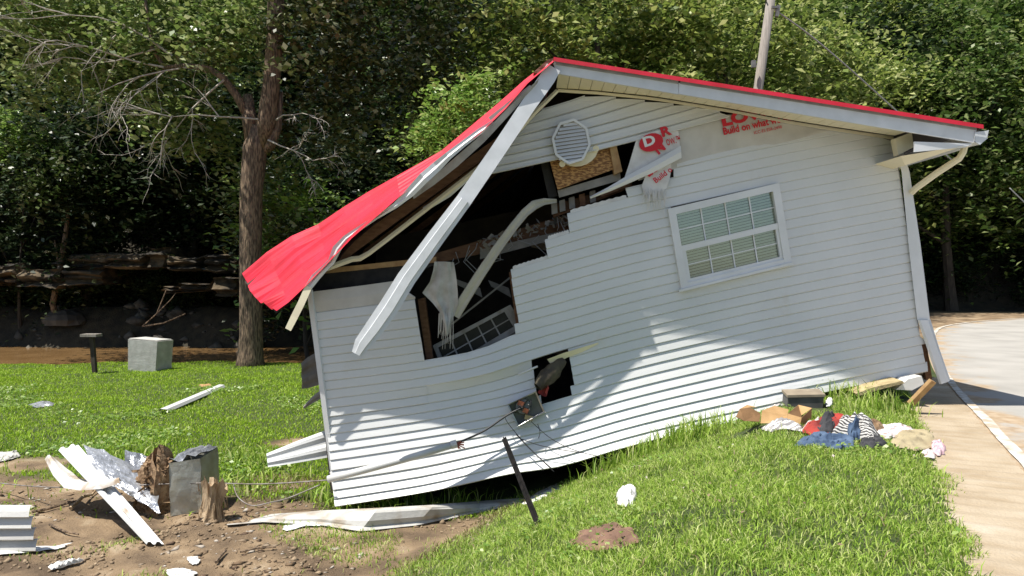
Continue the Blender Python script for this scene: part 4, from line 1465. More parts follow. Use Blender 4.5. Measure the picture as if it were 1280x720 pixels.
# duct box
base = G(233, 644)
duct = thing("metal_duct", "upright open grey metal duct box in the debris pile", "duct", base)
Yd = base.y
A, B, C_, D_ = P(211, 579, Yd), P(250, 573, Yd + .12), P(253, 640, Yd + .1), P(213, 645, Yd - .02)
bk = Vector((.02, .42, .02))
for (q4, nm) in (([A, B, C_, D_], 0), ([B, B + bk, C_ + bk, C_], 1), ([A, D_, D_ + bk, A + bk], 2), ([A + bk, D_ + bk, C_ + bk, B + bk], 3)):
    rows = []
    for i in range(6):
        rows.append([(q4[0] * (1 - i / 5) + q4[1] * (i / 5)) * (1 - k / 5) + (q4[3] * (1 - i / 5) + q4[2] * (i / 5)) * (k / 5) + Vector((0, random.uniform(-.022, .022) if 0 < k < 5 else 0, 0)) for k in range(6)])
    mb = MB(); mb.grid(rows); mb.build("duct_panel", M['duct'], duct, smooth=True)
mb = MB()
rows = []
for i in range(8):
    t = i / 7
    rows.append([A * (1 - t) + B * t + bk * s_ + Vector((0, 0, .02 + random.uniform(-.02, .045))) for s_ in [k / 4 for k in range(5)]])
mb.grid(rows); mb.build("lid_flap", M['foil'], duct)


# muddy shreds heap between foil and duct
def shreds(name, c, n, rx, ry, rz, label, cat, material, seed):
    r = random.Random(seed)
    mb = MB()
    # lumpy core
    rows = []
    for i in range(9):
        th = math.pi / 2 * i / 8
        rows.append([c + Vector((rx * math.cos(th) * math.cos(a) * (1 + .25 * math.sin(3 * a + i)), ry * math.cos(th) * math.sin(a) * (1 + .2 * math.sin(4 * a)), rz * math.sin(th) * (1 + .2 * math.sin(5 * a + 2 * i)))) for a in [k * math.pi / 8 for k in range(17)]])
    mb.grid(rows)
    for k in range(n):
        a = r.uniform(0, 6.28)
        u = r.uniform(.3, 1)
        p = c + Vector((rx * u * math.cos(a), ry * u * math.sin(a), rz * r.uniform(.1, 1) * math.sqrt(max(0, 1.15 - u * u))))
        d = Vector((r.uniform(-1, 1), r.uniform(-1, .4), r.uniform(-.6, 1))).normalized() * r.uniform(.04, .13)
        s_ = Vector((r.uniform(-1, 1), r.uniform(-1, 1), r.uniform(-1, 1))).normalized() * r.uniform(.01, .035)
        mb.add([p - s_, p + s_, p + d + s_ * .6, p + d - s_ * .6], [(0, 1, 2, 3)])
    o = mb.build(name, material, loc=c)
    return tag(o, label, cat)


shreds("debris_heap", G(192, 640) + Vector((0, .12, -.05)), 420, .22, .25, .62, "brown shredded muddy heap packed between the foil sheet and metal duct", "debris heap", M['mudleaf'], 3)
# splintered stump
c = G(263, 650)
rows = []
for i in range(8):
    t = i / 7
    rad = .15 - .06 * math.sin(math.pi * t * .8)
    rows.append([c + Vector((.05 * t + rad * (1 + .25 * mnoise.noise(Vector((math.cos(a) * 3, math.sin(a) * 3, t * 1.5))) + .14 * math.sin(11 * a + t)) * math.cos(a), rad * (1 + .25 * mnoise.noise(Vector((math.cos(a) * 4, math.sin(a) * 4, t * 2 + 5)))) * math.sin(a), .40 * t * (1 + .4 * mnoise.noise(Vector((math.cos(a) * 2.4, math.sin(a) * 2.4, 9)))) - .03)) for a in [k * 2 * math.pi / 30 for k in range(31)]])
mb = MB(); mb.grid(rows); mb.grid([rows[-1], [c + Vector((.04, 0, .28)) + (p - c - Vector((.04, 0, .28))) * .3 for p in rows[-1]]])
for k in range(46):
    a_ = random.uniform(0, 6.28); r1 = random.uniform(.10, .16)
    p = c + Vector((r1 * math.cos(a_) + .03, r1 * math.sin(a_), random.uniform(.0, .3)))
    d1 = Vector((random.uniform(-.03, .03), random.uniform(-.03, .0), random.uniform(.08, .2)))
    w1 = Vector((-math.sin(a_), math.cos(a_), 0)) * random.uniform(.006, .018)
    mb.add([p - w1, p + w1, p + d1], [(0, 1, 2)])
tag(mb.build("wood_stump", M['stump'], loc=c), "short splintered pale wood stump right of the metal duct", "stump")
# driftwood sticks
for i, (pp, r_, lab) in enumerate((([(88, 640), (104, 630), (115, 622), (128, 612)], .02, "forked driftwood stick under the leaning white board"),
                                  ([(40, 644), (60, 640), (80, 634), (96, 630)], .016, "thin dark stick lying left of the forked driftwood"),
                                  ([(62, 660), (80, 668), (98, 672)], .012, "short twig lying on mud right of the corrugated stack"),
                                  ([(270, 708), (276, 700), (283, 692)], .014, "short stick standing slightly up from the foreground mud"),
                                  ([(300, 694), (322, 690), (345, 688)], .010, "thin twig on the mud below the long bent sheet"))):
    pts = [G(*p) + Vector((0, 0, .03 + .05 * (k % 2) * (i == 0))) for k, p in enumerate(pp)]
    mb = MB(); mb.tube(pts, [r_, r_ * .9, r_ * .7, r_ * .45][:len(pts)], 6)
    tag(mb.build("driftwood_stick", M['stump'] if i == 0 else M['bark'], loc=pts[0]), lab, "stick", "sticks washed onto the mud")
# stacked corrugated siding bottom-left
st_ = [G(-10, 692), G(46, 686)]
for i in range(4):
    y0 = 690 - i * 12
    z = .02 + .10 * i
    dx = -.02 * i
    a = P(-30, 690, 6.55) ; c = P(47, 686, 6.62)
    a = Vector((a.x, a.y, gzf(a.x, a.y) + z)); c = Vector((c.x + dx * 1.0, c.y, gzf(c.x, c.y) + z))
    up = Vector((-.012, .015, .104))
    rows = [[a, c], [a + Vector((0, -.03, .02)), c + Vector((0, -.03, .02))], [a + up * .6 + Vector((0, -.02, 0)), c + up * .6 + Vector((0, -.02, 0))], [a + up, c + up], [a + up + Vector((0, .03, .0)), c + up + Vector((0, .03, .0))]]
    mb = MB(); mb.grid(rows)
    o = mb.build("siding_scrap", M['muddy_grey'] if i < 2 else M['muddy'], loc=c)
    tag(o, ["lowest muddy siding length of the stack at the lower left corner", "second siding length up in the stack at the lower left corner", "third siding length up in the stack at the lower left corner",
            "topmost siding length of the stack at the lower left corner"][i], "siding scrap", "siding lengths stacked in the corner")
# pale torn sheet by the stack
EXCL = []


def rag(name, pts_px, h, label, cat, material, seed, dz=.02, n=20):
    """crumpled flat rag laid on the ground inside a picture outline"""
    r = random.Random(seed)
    pts = [G(*p) for p in pts_px]
    cen = sum(pts, Vector()) / len(pts)
    m_ = len(pts)
    rows = []
    K = 60
    EXCL.append((cen.x, cen.y, [(p.x, p.y) for p in pts]))
    size = max((p - cen).length for p in pts)
    for i in range(n + 1):
        t = i / n
        line = []
        for k in range(K + 1):
            u = (k % K) / K * m_
            a = int(u) % m_
            f_ = u - int(u)
            e = pts[a] * (1 - f_) + pts[(a + 1) % m_] * f_
            an = k % K / K * 6.283
            e = cen + (e - cen) * (1 + .16 * mnoise.noise(Vector((math.cos(an) * 2.2, math.sin(an) * 2.2, seed))) + .08 * mnoise.noise(Vector((math.cos(an) * 6, math.sin(an) * 6, seed))))
            p = cen + (e - cen) * t
            bump_ = (1 - t ** 3) ** .5 if t < 1 else 0
            q_ = p / max(size, .12)
            nz = (1 - 3.0 * abs(mnoise.noise(Vector((q_.x * 2.3 + seed, q_.y * 3.4, seed * 1.7))))) * .62 + (1 - 3.0 * abs(mnoise.noise(Vector((q_.x * 6 + seed, q_.y * 8 + q_.x, 3))))) * .38
            fo_ = abs(math.sin(5.5 * (q_.x * math.cos(seed) + q_.y * 1.6 * math.sin(seed)) + 4.5 * mnoise.noise(Vector((q_.x * 1.6, q_.y * 2.2, seed)))))
            z = gzf(p.x, p.y) + dz + h * bump_ * (.22 + .50 * max(nz, -.3) + .34 * (1 - fo_))
            line.append(Vector((p.x + .02 * nz, p.y, z)))
        rows.append(line)
    mb = MB(); mb.grid(rows)
    o = mb.build(name, material, loc=cen, smooth=True)
    return tag(o, label, cat)


rag("torn_sheet", [(-6, 690), (40, 686), (88, 682), (70, 690), (30, 694), (-6, 697)], .015, "torn pale plastic sheet under the stacked siding lengths", "plastic sheet", M['white_plastic'], 2)
rag("bent_flashing", [(58, 712), (78, 706), (104, 703), (86, 709), (66, 716)], .05, "small bent flashing scrap lying on the foreground mud", "flashing", M['white_plastic'], 4)
rag("litter_scrap", [(232, 700), (246, 699), (250, 706), (238, 709)], .012, "small white paper scrap on mud below the stump", "scrap", M['white_plastic'], 9)
rag("litter_scrap", [(206, 716), (228, 714), (246, 718), (240, 726), (212, 726)], .014, "white crushed scrap at the bottom edge of the mud", "scrap", M['white_plastic'], 10)
# long bent gutter sheet in front of the wall
topE = [(277, 657), (330, 646), (400, 641), (470, 638), (540, 634), (600, 629), (655, 625)]
botE = [(285, 656), (330, 652), (400, 655), (452, 663), (520, 656), (600, 640), (657, 627)]
Tp = []
Bp = []
for (a, c) in zip(topE, botE):
    gp = G(c[0], c[1] + 2)
    Bp.append(gp + Vector((0, .0, .02)))
    q_ = P(a[0], a[1], gp.y + .10)
    Tp.append(q_)
rows = []
for k, (t, o) in enumerate(((0, .10), (0, 0), (.1, -.02), (.5, -.03), (.85, .0), (1, -.04), (1.0, -.0))):
    rows.append([Tp[i] * (1 - t) + Bp[i] * t + Vector((0, o, -.006 if k == 0 else 0)) for i in range(7)])
mb = MB(); mb.grid(rows)
tag(mb.build("bent_gutter", M['muddy_grey'], loc=Bp[3]), "long bent pale gutter length lying on mud in front of the wall", "gutter")
rag("siding_scrap", [(352, 661), (395, 657), (402, 660), (356, 667)], .02, "small flat siding chip beside the long bent gutter", "siding scrap", M['siding'], 12)
rag("torn_sheet", [(652, 632), (672, 617), (696, 607), (703, 612), (680, 624), (660, 634)], .03, "crumpled white plastic scrap right of the leaning steel post", "plastic sheet", M['white_plastic'], 14)
# siding piece sticking out left of the house
sheet("siding_scrap", [P(333, 567, 8.1), P(372, 551, 8.25), P(412, 536, 8.4)], [P(335, 584, 8.0), P(374, 578, 8.15), P(414, 571, 8.3)], 2, "ribbed siding length poking out from behind the left house corner", M['siding'], thick=.02)
sheet("siding_scrap", [P(376, 454, 8.5), P(384, 447, 8.55), P(396, 440, 8.6)], [P(377, 486, 8.5), P(386, 485, 8.55), P(402, 480, 8.6)], 2, "dark grey siding flap curled at the upper left house corner", M['greyboard'], thick=.02)
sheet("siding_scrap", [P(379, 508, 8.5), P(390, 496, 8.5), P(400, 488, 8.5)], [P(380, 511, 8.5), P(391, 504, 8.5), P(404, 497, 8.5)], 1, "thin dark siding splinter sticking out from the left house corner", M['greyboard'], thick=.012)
# strip on the lawn
a, c = G(204, 518), G(277, 486)
mb = MB()
nv = Vector((-(c - a).y, (c - a).x, 0)).normalized() * .09
n = 7
rows = [[], [], [], []]
for i in range(n):
    p = a + (c - a) * i / (n - 1)
    z = a.z + (c.z - a.z) * i / (n - 1) + .07
    for k, (o, dz) in enumerate(((-1, -.03), (-.6, .02), (.6, .03), (1, -.02))):
        rows[k].append(Vector((p.x, p.y, z + dz)) + nv * o)
mb.grid(rows)
tag(mb.build("lawn_strip", M['siding'], loc=a), "long white trim strip lying on the bright lawn", "trim strip")
rag("lawn_scrap", [(34, 508), (50, 503), (68, 505), (64, 509), (44, 511)], .05, "small grey crumpled scrap on the far left lawn", "scrap", M['foil'], 21)
rag("lawn_scrap", [(248, 482), (262, 481), (264, 484), (250, 485)], .03, "small tan scrap lying above the white trim strip on the lawn", "scrap", M['card'], 22)
rag("sand_patch", [(-8, 570), (20, 566), (26, 572), (6, 578), (-8, 580)], .06, "flat pale stone in grass at the left edge", "stone", M['concrete'], 23)

# concrete block and short post
b0, b1 = G(160, 463), G(199, 459)
cb = MB()
Yb = b0.y
wl_, wr_ = P(160, 463, Yb), P(194, 460, Yb)
tlh, trh = P(160, 424, Yb), P(199, 427, Yb)
poly = [Vector((wl_.x, Yb, b0.z - .1)), Vector((wr_.x, Yb, b0.z - .1)), Vector((trh.x - .05, Yb, trh.z)), Vector((tlh.x, Yb, tlh.z))]
cb.slab(poly, (.18, .55, 0))
# rough bevel: a slightly smaller cap
cb.slab([p + Vector((.02 if i in (0, 3) else -.02, .02, .012)) for i, p in enumerate([poly[3], poly[2], poly[2] + Vector((.16, .5, 0)), poly[3] + Vector((.2, .5, 0))])], (0, 0, .015))
tag(cb.build("concrete_block", M['concrete'], loc=(wl_.x, Yb, b0.z)), "square pale concrete block standing at the creek edge of the lawn", "concrete block")
pb = G(119, 467)
pst = thing("short_post", "short dark post with flat cap standing on the lawn near the creek", "post", pb)
mb = MB(); mb.beam(pb - Vector((0, 0, .1)), P(115, 421, pb.y), .10, .10); mb.build("shaft", M['bark_dark'], pst)
mb = MB(); mb.box(P(114, 419, pb.y), (.42, .3, .07)); mb.build("cap", M['pole'], pst)

# white rag and clay rock on the bank
rag("white_rag", [(771, 634), (770, 622), (776, 616), (788, 618), (796, 626), (790, 634), (780, 638)], .09, "small crumpled white rag on the grass bank", "rag", M['white_plastic'], 31)
rag("clay_rock", [(712, 688), (722, 672), (742, 662), (768, 661), (790, 668), (798, 680), (780, 690), (745, 694)], .05, "flat reddish clay slab half hidden in bank grass", "rock", M['clay'], 32)
EXCL.pop()

# clothes and household things on the bank
def folded(name, faces, mats_, label, cat, Yb=None):
    """folded board: faces given as picture outlines with a depth for each corner, each a thin slab"""
    root = None
    for k, (pts, mt) in enumerate(zip(faces, mats_)):
        q_ = [P(x, y, Y) for x, y, Y in pts]
        if k == 0:
            c_ = sum(q_, Vector()) / len(q_)
            EXCL.append((c_.x, c_.y - .1, [(c_.x - .15, c_.y - .10), (c_.x + .15, c_.y - .10), (c_.x + .15, c_.y + .2), (c_.x - .15, c_.y + .2)]))
        mb = MB(); mb.slab(q_, (0, .012, -.004))
        if k == 0:
            root = mb.build(name, mt, loc=q_[0]); tag(root, label, cat)
        else:
            mb.build("flap_panel", mt, root)


yc = G(968, 531).y
folded("cardboard_scrap", [[(951, 529, yc), (953, 513, yc + .12), (984, 519, yc + .12), (989, 529, yc)], [(953, 513, yc + .12), (968, 507, yc + .3), (986, 512, yc + .3), (984, 519, yc + .12)]], [M['card'], M['card']],
       "tan flattened cardboard piece in middle of the cardboard group", "cardboard")
folded("cardboard_scrap", [[(983, 532, yc - .05), (985, 517, yc), (1002, 522, yc - .1), (1000, 533, yc - .12)], [(1002, 522, yc - .1), (1015, 510, yc + .1), (1014, 525, yc + .05), (1000, 533, yc - .12)],
                           [(985, 517, yc), (998, 506, yc + .25), (1001, 512, yc + .2), (1002, 522, yc + .05)], [(998, 506, yc + .25), (1015, 510, yc + .1), (1002, 519, yc + .08)]], [M['card'], M['card'], M['card_dark'], M['card']],
       "open tan carton next to the dark flat case", "cardboard")
folded("cardboard_scrap", [[(920, 521, yc + .05), (925, 511, yc + .1), (938, 509, yc + .15), (951, 517, yc + .12), (949, 527, yc), (930, 526, yc)], [(925, 511, yc + .1), (934, 506, yc + .3), (946, 509, yc + .3), (938, 509, yc + .15)]], [M['card_dark'], M['card']],
       "dark wet cardboard at left end of the clothes pile", "cardboard")
rag("grey_garment", [(948, 512), (950, 502), (962, 496), (976, 498), (979, 506), (970, 512)], .09, "crumpled grey and white garment behind the tan cardboard", "clothes", M['stripe2'], 44)
rag("white_garment", [(950, 540), (962, 532), (980, 530), (1000, 536), (1003, 543), (984, 540), (962, 543)], .06, "striped whitish garment in grass before the cardboard", "clothes", M['stripe2'], 45)
rag("red_garment", [(1002, 545), (1005, 536), (1022, 530), (1048, 527), (1068, 530), (1060, 538), (1044, 545), (1020, 548)], .10, "red shirt lying behind the blue jeans", "clothes", M['redcloth'], 46)
rag("dark_garment", [(1018, 544), (1026, 535), (1040, 531), (1048, 536), (1040, 545), (1026, 548)], .15, "charcoal garment bundled on the red shirt", "clothes", M['charcoal'], 47)
rag("striped_garment", [(1040, 548), (1048, 536), (1066, 531), (1082, 536), (1096, 548), (1102, 558), (1086, 557), (1066, 551)], .17, "black and white striped shirt right of the jeans", "clothes", M['stripe'], 48)
rag("blue_jeans", [(990, 561), (1004, 551), (1026, 546), (1044, 551), (1064, 552), (1068, 559), (1048, 562), (1020, 561)], .08, "blue jeans spread on the grass", "jeans", M['denim'], 49)
rag("blue_bundle", [(1056, 549), (1062, 540), (1072, 539), (1078, 546), (1074, 553), (1062, 555)], .17, "blue denim bundle on top of the striped shirt", "clothes", M['denim'], 50)
rag("floral_garment", [(1093, 547), (1100, 536), (1118, 533), (1140, 538), (1150, 545), (1126, 548), (1108, 552)], .05, "white patterned cloth beside the tan blanket", "clothes", M['floral'], 51)
rag("tan_blanket", [(1112, 556), (1120, 546), (1142, 541), (1160, 545), (1172, 556), (1166, 564), (1140, 566), (1122, 563)], .07, "muddy tan blanket at road edge", "blanket", M['tan'], 52)
rag("pink_garment", [(1164, 568), (1163, 558), (1172, 556), (1180, 564), (1180, 571), (1170, 573)], .07, "small pink patterned cloth on the concrete shoulder", "clothes", M['pink'], 53)
rag("shoe_sole", [(1150, 568), (1158, 566), (1168, 572), (1166, 577), (1156, 574)], .04, "small worn pale sandal on the shoulder edge", "sandal", M['floral'], 54)
rag("grey_garment", [(1072, 560), (1082, 552), (1098, 552), (1106, 559), (1092, 564), (1078, 564)], .07, "dark grey rag in grass right of the striped shirt", "clothes", M['charcoal'], 61)
rag("white_garment", [(1003, 540), (1010, 533), (1024, 532), (1030, 537), (1016, 542)], .08, "dirty white sock-like rag behind the red shirt", "clothes", M['cloth_w'], 62)
rag("blue_garment", [(1030, 562), (1040, 555), (1056, 556), (1066, 562), (1048, 566)], .05, "faded blue rag at the lower hem of the jeans", "clothes", M['denim'], 63)
rag("brown_garment", [(1076, 540), (1086, 533), (1100, 534), (1104, 541), (1090, 545)], .08, "muddy brown rag between striped shirt and white patterned cloth", "clothes", M['mudleaf'], 64)
rag("white_cup", [(1031, 509), (1033, 502), (1039, 503), (1039, 509), (1034, 511)], .06, "small white cup in grass right of the dark case", "cup", M['white_plastic'], 55)
# flat case
c0, c1 = G(985, 507), G(1030, 510)
cas = thing("flat_case", "dark flat case with muddy top on the grass by the wall", "case", c0)
Yc = min(c0.y, 7.62)
EXCL.append((P(1007, 505, Yc).x, Yc, [(P(980, 505, Yc).x, Yc - .3), (P(1034, 505, Yc).x, Yc - .3), (P(1034, 505, Yc).x, Yc + .4), (P(980, 505, Yc).x, Yc + .4)]))
f4 = [P(984, 509, Yc), P(1028, 512, Yc), P(1030, 496, Yc), P(985, 497, Yc)]
mb = MB(); mb.slab(f4, (.03, .22, .02)); mb.build("body", M['case'], cas)
mb = MB(); mb.slab([f4[3] + Vector((-.01, -.012, .002)), f4[2] + Vector((.01, -.012, .002)), f4[2] + Vector((.04, .235, .025)), f4[3] + Vector((.02, .235, .025))], (0, 0, .025)); mb.build("lid", M['case_top'], cas)
# timber, foam and shingle scraps under the right corner
mb = MB(); mb.beam(P(1138, 505, 7.7), P(1166, 476, 7.6), .10, .035, up=(.6, -.5, .6))
tag(mb.build("loose_timber", M['pine'], loc=P(1138, 505, 7.7)), "short timber propped under the right corner of the house", "timber")
mb = MB(); mb.slab([P(x, y, 8.0) for x, y in [(1070, 492), (1092, 484), (1128, 476), (1131, 479), (1100, 487), (1073, 495)]], (0, .25, .01))
tag(mb.build("foam_board", M['foam'], loc=P(1070, 496, 8)), "yellow foam board sticking out under the house bottom edge", "foam board")
mb = MB(); mb.slab([P(x, y, 8.05) for x, y in [(1120, 487), (1135, 474), (1152, 470), (1155, 480), (1140, 488)]], (0, .2, 0))
tag(mb.build("plastic_bag", M['white_plastic'], loc=P(1140, 487, 8.05)), "pale plastic bag wedged under the right house corner", "bag")

# utility pole and lines
pbx = P(941, 112, 17.5)
pt = P(972, -60, 17.5)
gp = Vector((pbx.x - (pt.x - pbx.x) * 1.45, 17.5, 0)); gp.z = gzf(gp.x, gp.y)
up_ = thing("utility_pole", "grey leaning wooden utility pole behind the house ridge", "utility pole", gp)
mb = MB(); mb.tube([gp - Vector((0, 0, .2)), gp * .5 + pt * .5, pt], [.125, .115, .10], 14); mb.build("pole_shaft", M['pole'], up_, smooth=True)
bx = P(965, 14, 17.4)
mb = MB(); mb.box(bx + Vector((.13, 0, 0)), (.07, .1, .26), Matrix.Rotation(.18, 3, 'Y')); mb.box(bx + Vector((.05, -.03, .08)), (.14, .06, .05)); mb.build("bracket_box", M['box_grey'], up_)
mb = MB(); mb.box(P(942, 80, 17.3), (.10, .08, .16)); mb.build("clamp", M['box_grey'], up_)
cable("guy_line", [P(968, 12, 17.4), P(1010, 42, 17.6), P(1060, 84, 17.8), P(1120, 138, 18.2), P(1190, 200, 18.6)], .018, M['cable_grey'], "grey guy line running down right from the utility pole", "cable", 5)
cable("power_line", [P(1262, 235, 24), P(1290, 262, 24), P(1330, 300, 24)], .02, M['cable_grey'], "thin pale overhead line at the right edge before the trees", "cable", 5)
cable("power_line", [P(958, 0, 17.4), P(940, 60, 21), P(928, 95, 24)], .014, M['cable'], "thin dark line dropping left behind the utility pole", "cable", 5)


# ------------------------------------------------------------------ vegetation
def leaf_points(seed, nclump, per, rx, rz, csize, shell=.55, squash=.28):
    r = np.random.default_rng(seed)
    u = r.normal(size=(nclump, 3)); u /= np.linalg.norm(u, axis=1)[:, None]
    rad = shell + (1 - shell) * r.random(nclump) ** .6
    rad *= (.85 + .25 * np.sin(u[:, 0] * 5 + seed) * np.cos(u[:, 2] * 4 + seed * 2))
    c = u * rad[:, None] * np.array([rx, rx, rz])
    cs = csize * r.uniform(.55, 1.35, nclump)
    dr = r.normal(size=(nclump, per, 3))
    tilt = r.normal(size=(nclump, 1, 2)) * .35
    p = c[:, None, :] + dr * cs[:, None, None] * np.array([.62, .62, .55 * squash])
    p[:, :, 2] -= (np.abs(dr[:, :, 0]) + np.abs(dr[:, :, 1])) * cs[:, None] * .16 - (dr[:, :, :2] * tilt).sum(2) * cs[:, None]
    return p.reshape(-1, 3)


def leaf_mesh(name, pts, size, material, seed, upb=.8, parent=None, aspect=.55):
    r = np.random.default_rng(seed + 100)
    n = len(pts)
    nrm = r.normal(size=(n, 3)); nrm[:, 2] = np.abs(nrm[:, 2]) + upb
    nrm /= np.linalg.norm(nrm, axis=1)[:, None]
    t = r.normal(size=(n, 3)); t -= (t * nrm).sum(1)[:, None] * nrm
    t /= np.linalg.norm(t, axis=1)[:, None]
    bt = np.cross(nrm, t)
    s = size * r.uniform(.6, 1.3, n)[:, None]
    a = pts - t * s * .5
    c = pts + t * s * .5
    dn = nrm * s * .10
    l_ = pts + bt * s * aspect * .5 - t * s * .06 + dn
    rr_ = pts - bt * s * aspect * .5 - t * s * .06 + dn
    v = np.stack([a, l_, c, rr_], 1).reshape(-1, 3)
    q = np.arange(n * 4).reshape(n, 4)
    return np_mesh(name, v, q, material, parent=parent)


def trunk_mesh(mb, h, r0, seed, limbs=6, lean=0.0, z0=-.4, top=.8):
    r = random.Random(seed)
    pts = []
    for i in range(7):
        t = i / 6
        pts.append(Vector((lean * t * h + .12 * math.sin(t * 5 + seed), .1 * math.sin(t * 4 + seed * 2), z0 + t * h * top)))
    mb.tube(pts, [r0 * (1.25 if i == 0 else 1) * (1 - .75 * i / 6) for i in range(7)], 8)
    for k in range(limbs):
        t = r.uniform(.35, .95)
        i = int(t * 6)
        p = pts[min(i, 6)]
        a = r.uniform(0, 6.28)
        ln = h * r.uniform(.2, .34)
        d = Vector((math.cos(a), math.sin(a), r.uniform(.4, .9))).normalized()
        rr0_ = r0 * .42 * (1 - .5 * t)
        mb.tube([p, p + d * ln * .5 + Vector((0, 0, .05 * ln)), p + d * ln + Vector((0, 0, .2 * ln))], [rr0_, rr0_ * .6, rr0_ * .2], 5)


protos = {}


def where(x, y):
    px = CX + x / y * F
    for lim, w_ in ((60, "at the left edge"), (170, "above the rock ledge"), (290, "behind the bare twigs"), (345, "behind the big grey trunk"), (450, "right of the big grey trunk"), (560, "above the torn red roof flap"), (680, "left of the house peak"),
                    (800, "just right of the house peak"), (930, "left of the utility pole"), (1040, "right of the utility pole"), (1150, "behind the guy line"), (1240, "above the gutter end")):
        if px < lim:
            return w_
    return "at the right edge"


def tree(kind, x, y, sc, rz, label, group, sxy=1.0, leaf=None):
    """kind: (crown rx, crown rz, height, clumps, per, leaf size, material, trunk radius)"""
    spec = KINDS[kind]
    z = gzf(x, y)
    if group:
        label = label + ' ' + where(x, y)
    t = thing(spec['name'], label, "tree" if kind != 'bush' else "bush", (x, y, z), group)
    if kind not in protos:
        pts = leaf_points(spec['seed'], spec['n'], spec['per'], spec['rx'], spec['rz'], spec['cs'], spec.get('shell', .5))
        pts[:, 2] += spec['cz']
        cr_ = leaf_mesh("crown", pts, spec['ls'], M[spec['mat']], spec['seed'], parent=t, upb=1.3)
        mb = MB(); trunk_mesh(mb, spec['h'], spec['r'], spec['seed'], 7)
        me_o = mb.build("trunk", M['bark_dark'], None)
        me_o.parent = t
        protos[kind] = (cr_.data, me_o.data)
    else:
        for nm, me in zip(("crown", "trunk"), protos[kind]):
            o = bpy.data.objects.new(nm, me); COL.objects.link(o); o.parent = t
    t.rotation_euler = (0, 0, rz)
    t.scale = (sc * sxy, sc * sxy, sc)
    return t


KINDS = {
    'broad': dict(name="broadleaf_tree", seed=1, n=110, per=130, rx=3.7, rz=4.8, cz=6.6, cs=1.1, ls=.28, mat='leafA', h=11, r=.22),
    'olive': dict(name="broadleaf_tree", seed=2, n=170, per=130, rx=3.9, rz=4.9, cz=6.6, cs=.85, ls=.20, mat='leafB', h=11, r=.22),
    'fresh': dict(name="broadleaf_tree", seed=9, n=120, per=130, rx=3.7, rz=4.8, cz=6.6, cs=1.05, ls=.25, mat='leafG', h=11, r=.22),
    'dark': dict(name="broadleaf_tree", seed=3, n=105, per=130, rx=3.8, rz=5.4, cz=6.2, cs=1.2, ls=.30, mat='leafC', h=11, r=.2),
    'slim': dict(name="broadleaf_tree", seed=4, n=90, per=120, rx=2.2, rz=5.0, cz=6.4, cs=.85, ls=.21, mat='leafA', h=12, r=.14),
    'bright': dict(name="sapling_tree", seed=5, n=50, per=70, rx=1.5, rz=1.7, cz=3.0, cs=.5, ls=.19, mat='leafD', h=4.6, r=.06),
    'sapling': dict(name="sapling_tree", seed=8, n=46, per=60, rx=1.35, rz=1.25, cz=6.6, cs=.45, ls=.17, mat='leafD', h=7.6, r=.06),
    'bush': dict(name="understory_bush", seed=6, n=60, per=70, rx=1.7, rz=1.1, cz=1.1, cs=.6, ls=.17, mat='leafC', h=1.8, r=.05),
}
rt_ = random.Random(5)
G_L, G_M, G_R, G_H = "shaded trees across the creek", "trees behind the house", "sunlit trees behind the road bend", "trees on the wooded hillside"
# nearer trees behind the house, right of the ridge
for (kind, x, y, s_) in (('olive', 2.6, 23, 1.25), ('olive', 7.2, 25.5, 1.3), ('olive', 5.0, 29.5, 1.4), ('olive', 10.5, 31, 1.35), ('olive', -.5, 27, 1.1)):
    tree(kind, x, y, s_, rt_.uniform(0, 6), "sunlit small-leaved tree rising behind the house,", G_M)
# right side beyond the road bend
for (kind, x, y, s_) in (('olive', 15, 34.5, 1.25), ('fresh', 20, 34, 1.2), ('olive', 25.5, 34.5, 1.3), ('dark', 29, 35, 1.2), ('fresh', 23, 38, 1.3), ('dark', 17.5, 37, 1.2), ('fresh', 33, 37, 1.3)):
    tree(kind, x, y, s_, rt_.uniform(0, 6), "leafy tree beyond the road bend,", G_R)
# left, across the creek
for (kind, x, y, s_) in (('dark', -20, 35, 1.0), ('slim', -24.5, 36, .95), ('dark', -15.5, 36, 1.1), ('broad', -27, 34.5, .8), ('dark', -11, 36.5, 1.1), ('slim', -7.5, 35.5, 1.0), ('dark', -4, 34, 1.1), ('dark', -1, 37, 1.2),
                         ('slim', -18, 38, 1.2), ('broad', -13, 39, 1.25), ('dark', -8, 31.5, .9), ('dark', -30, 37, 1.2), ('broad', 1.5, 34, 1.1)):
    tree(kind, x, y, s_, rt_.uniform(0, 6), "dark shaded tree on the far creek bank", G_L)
# hillside ranks
for ry, (yy, s_) in enumerate(((42, 1.35), (49, 1.5), (58, 1.75))):
    x = -38 - ry * 8
    while x < 44 + ry * 8:
        kind = rt_.choice(['dark', 'broad', 'broad', 'slim']) if x < 2 else rt_.choice(['olive', 'fresh', 'olive', 'fresh', 'dark'])
        tree(kind, x + rt_.uniform(-1, 1), yy + rt_.uniform(-2, 2), s_ * rt_.uniform(.9, 1.15), rt_.uniform(0, 6), "tall tree on the wooded hillside", G_H)
        x += 5.4 + ry * 1.4
tree('sapling', P(572, 300, 18).x, 18, .98, 1.0, "bright green sapling crown just above the torn left roof slope", None)
tree('bright', P(386, 300, 24).x, 24.2, 1.6, 4.0, "light green sapling right of the big grey trunk", None)
tree('sapling', P(28, 200, 34).x, 34.0, 1.3, 5.0, "pale green young tree at the left edge above the rock ledge", None)
# bushes
for i in range(26):
    x = -32 + i * 2.5 + rt_.uniform(-.8, .8)
    y = 35.2 + rt_.uniform(-.6, 1.8)
    tree('bush', x, y, rt_.uniform(.9, 1.5), rt_.uniform(0, 6), "low dark bush at the hill foot", "bushes along the foot of the hill")

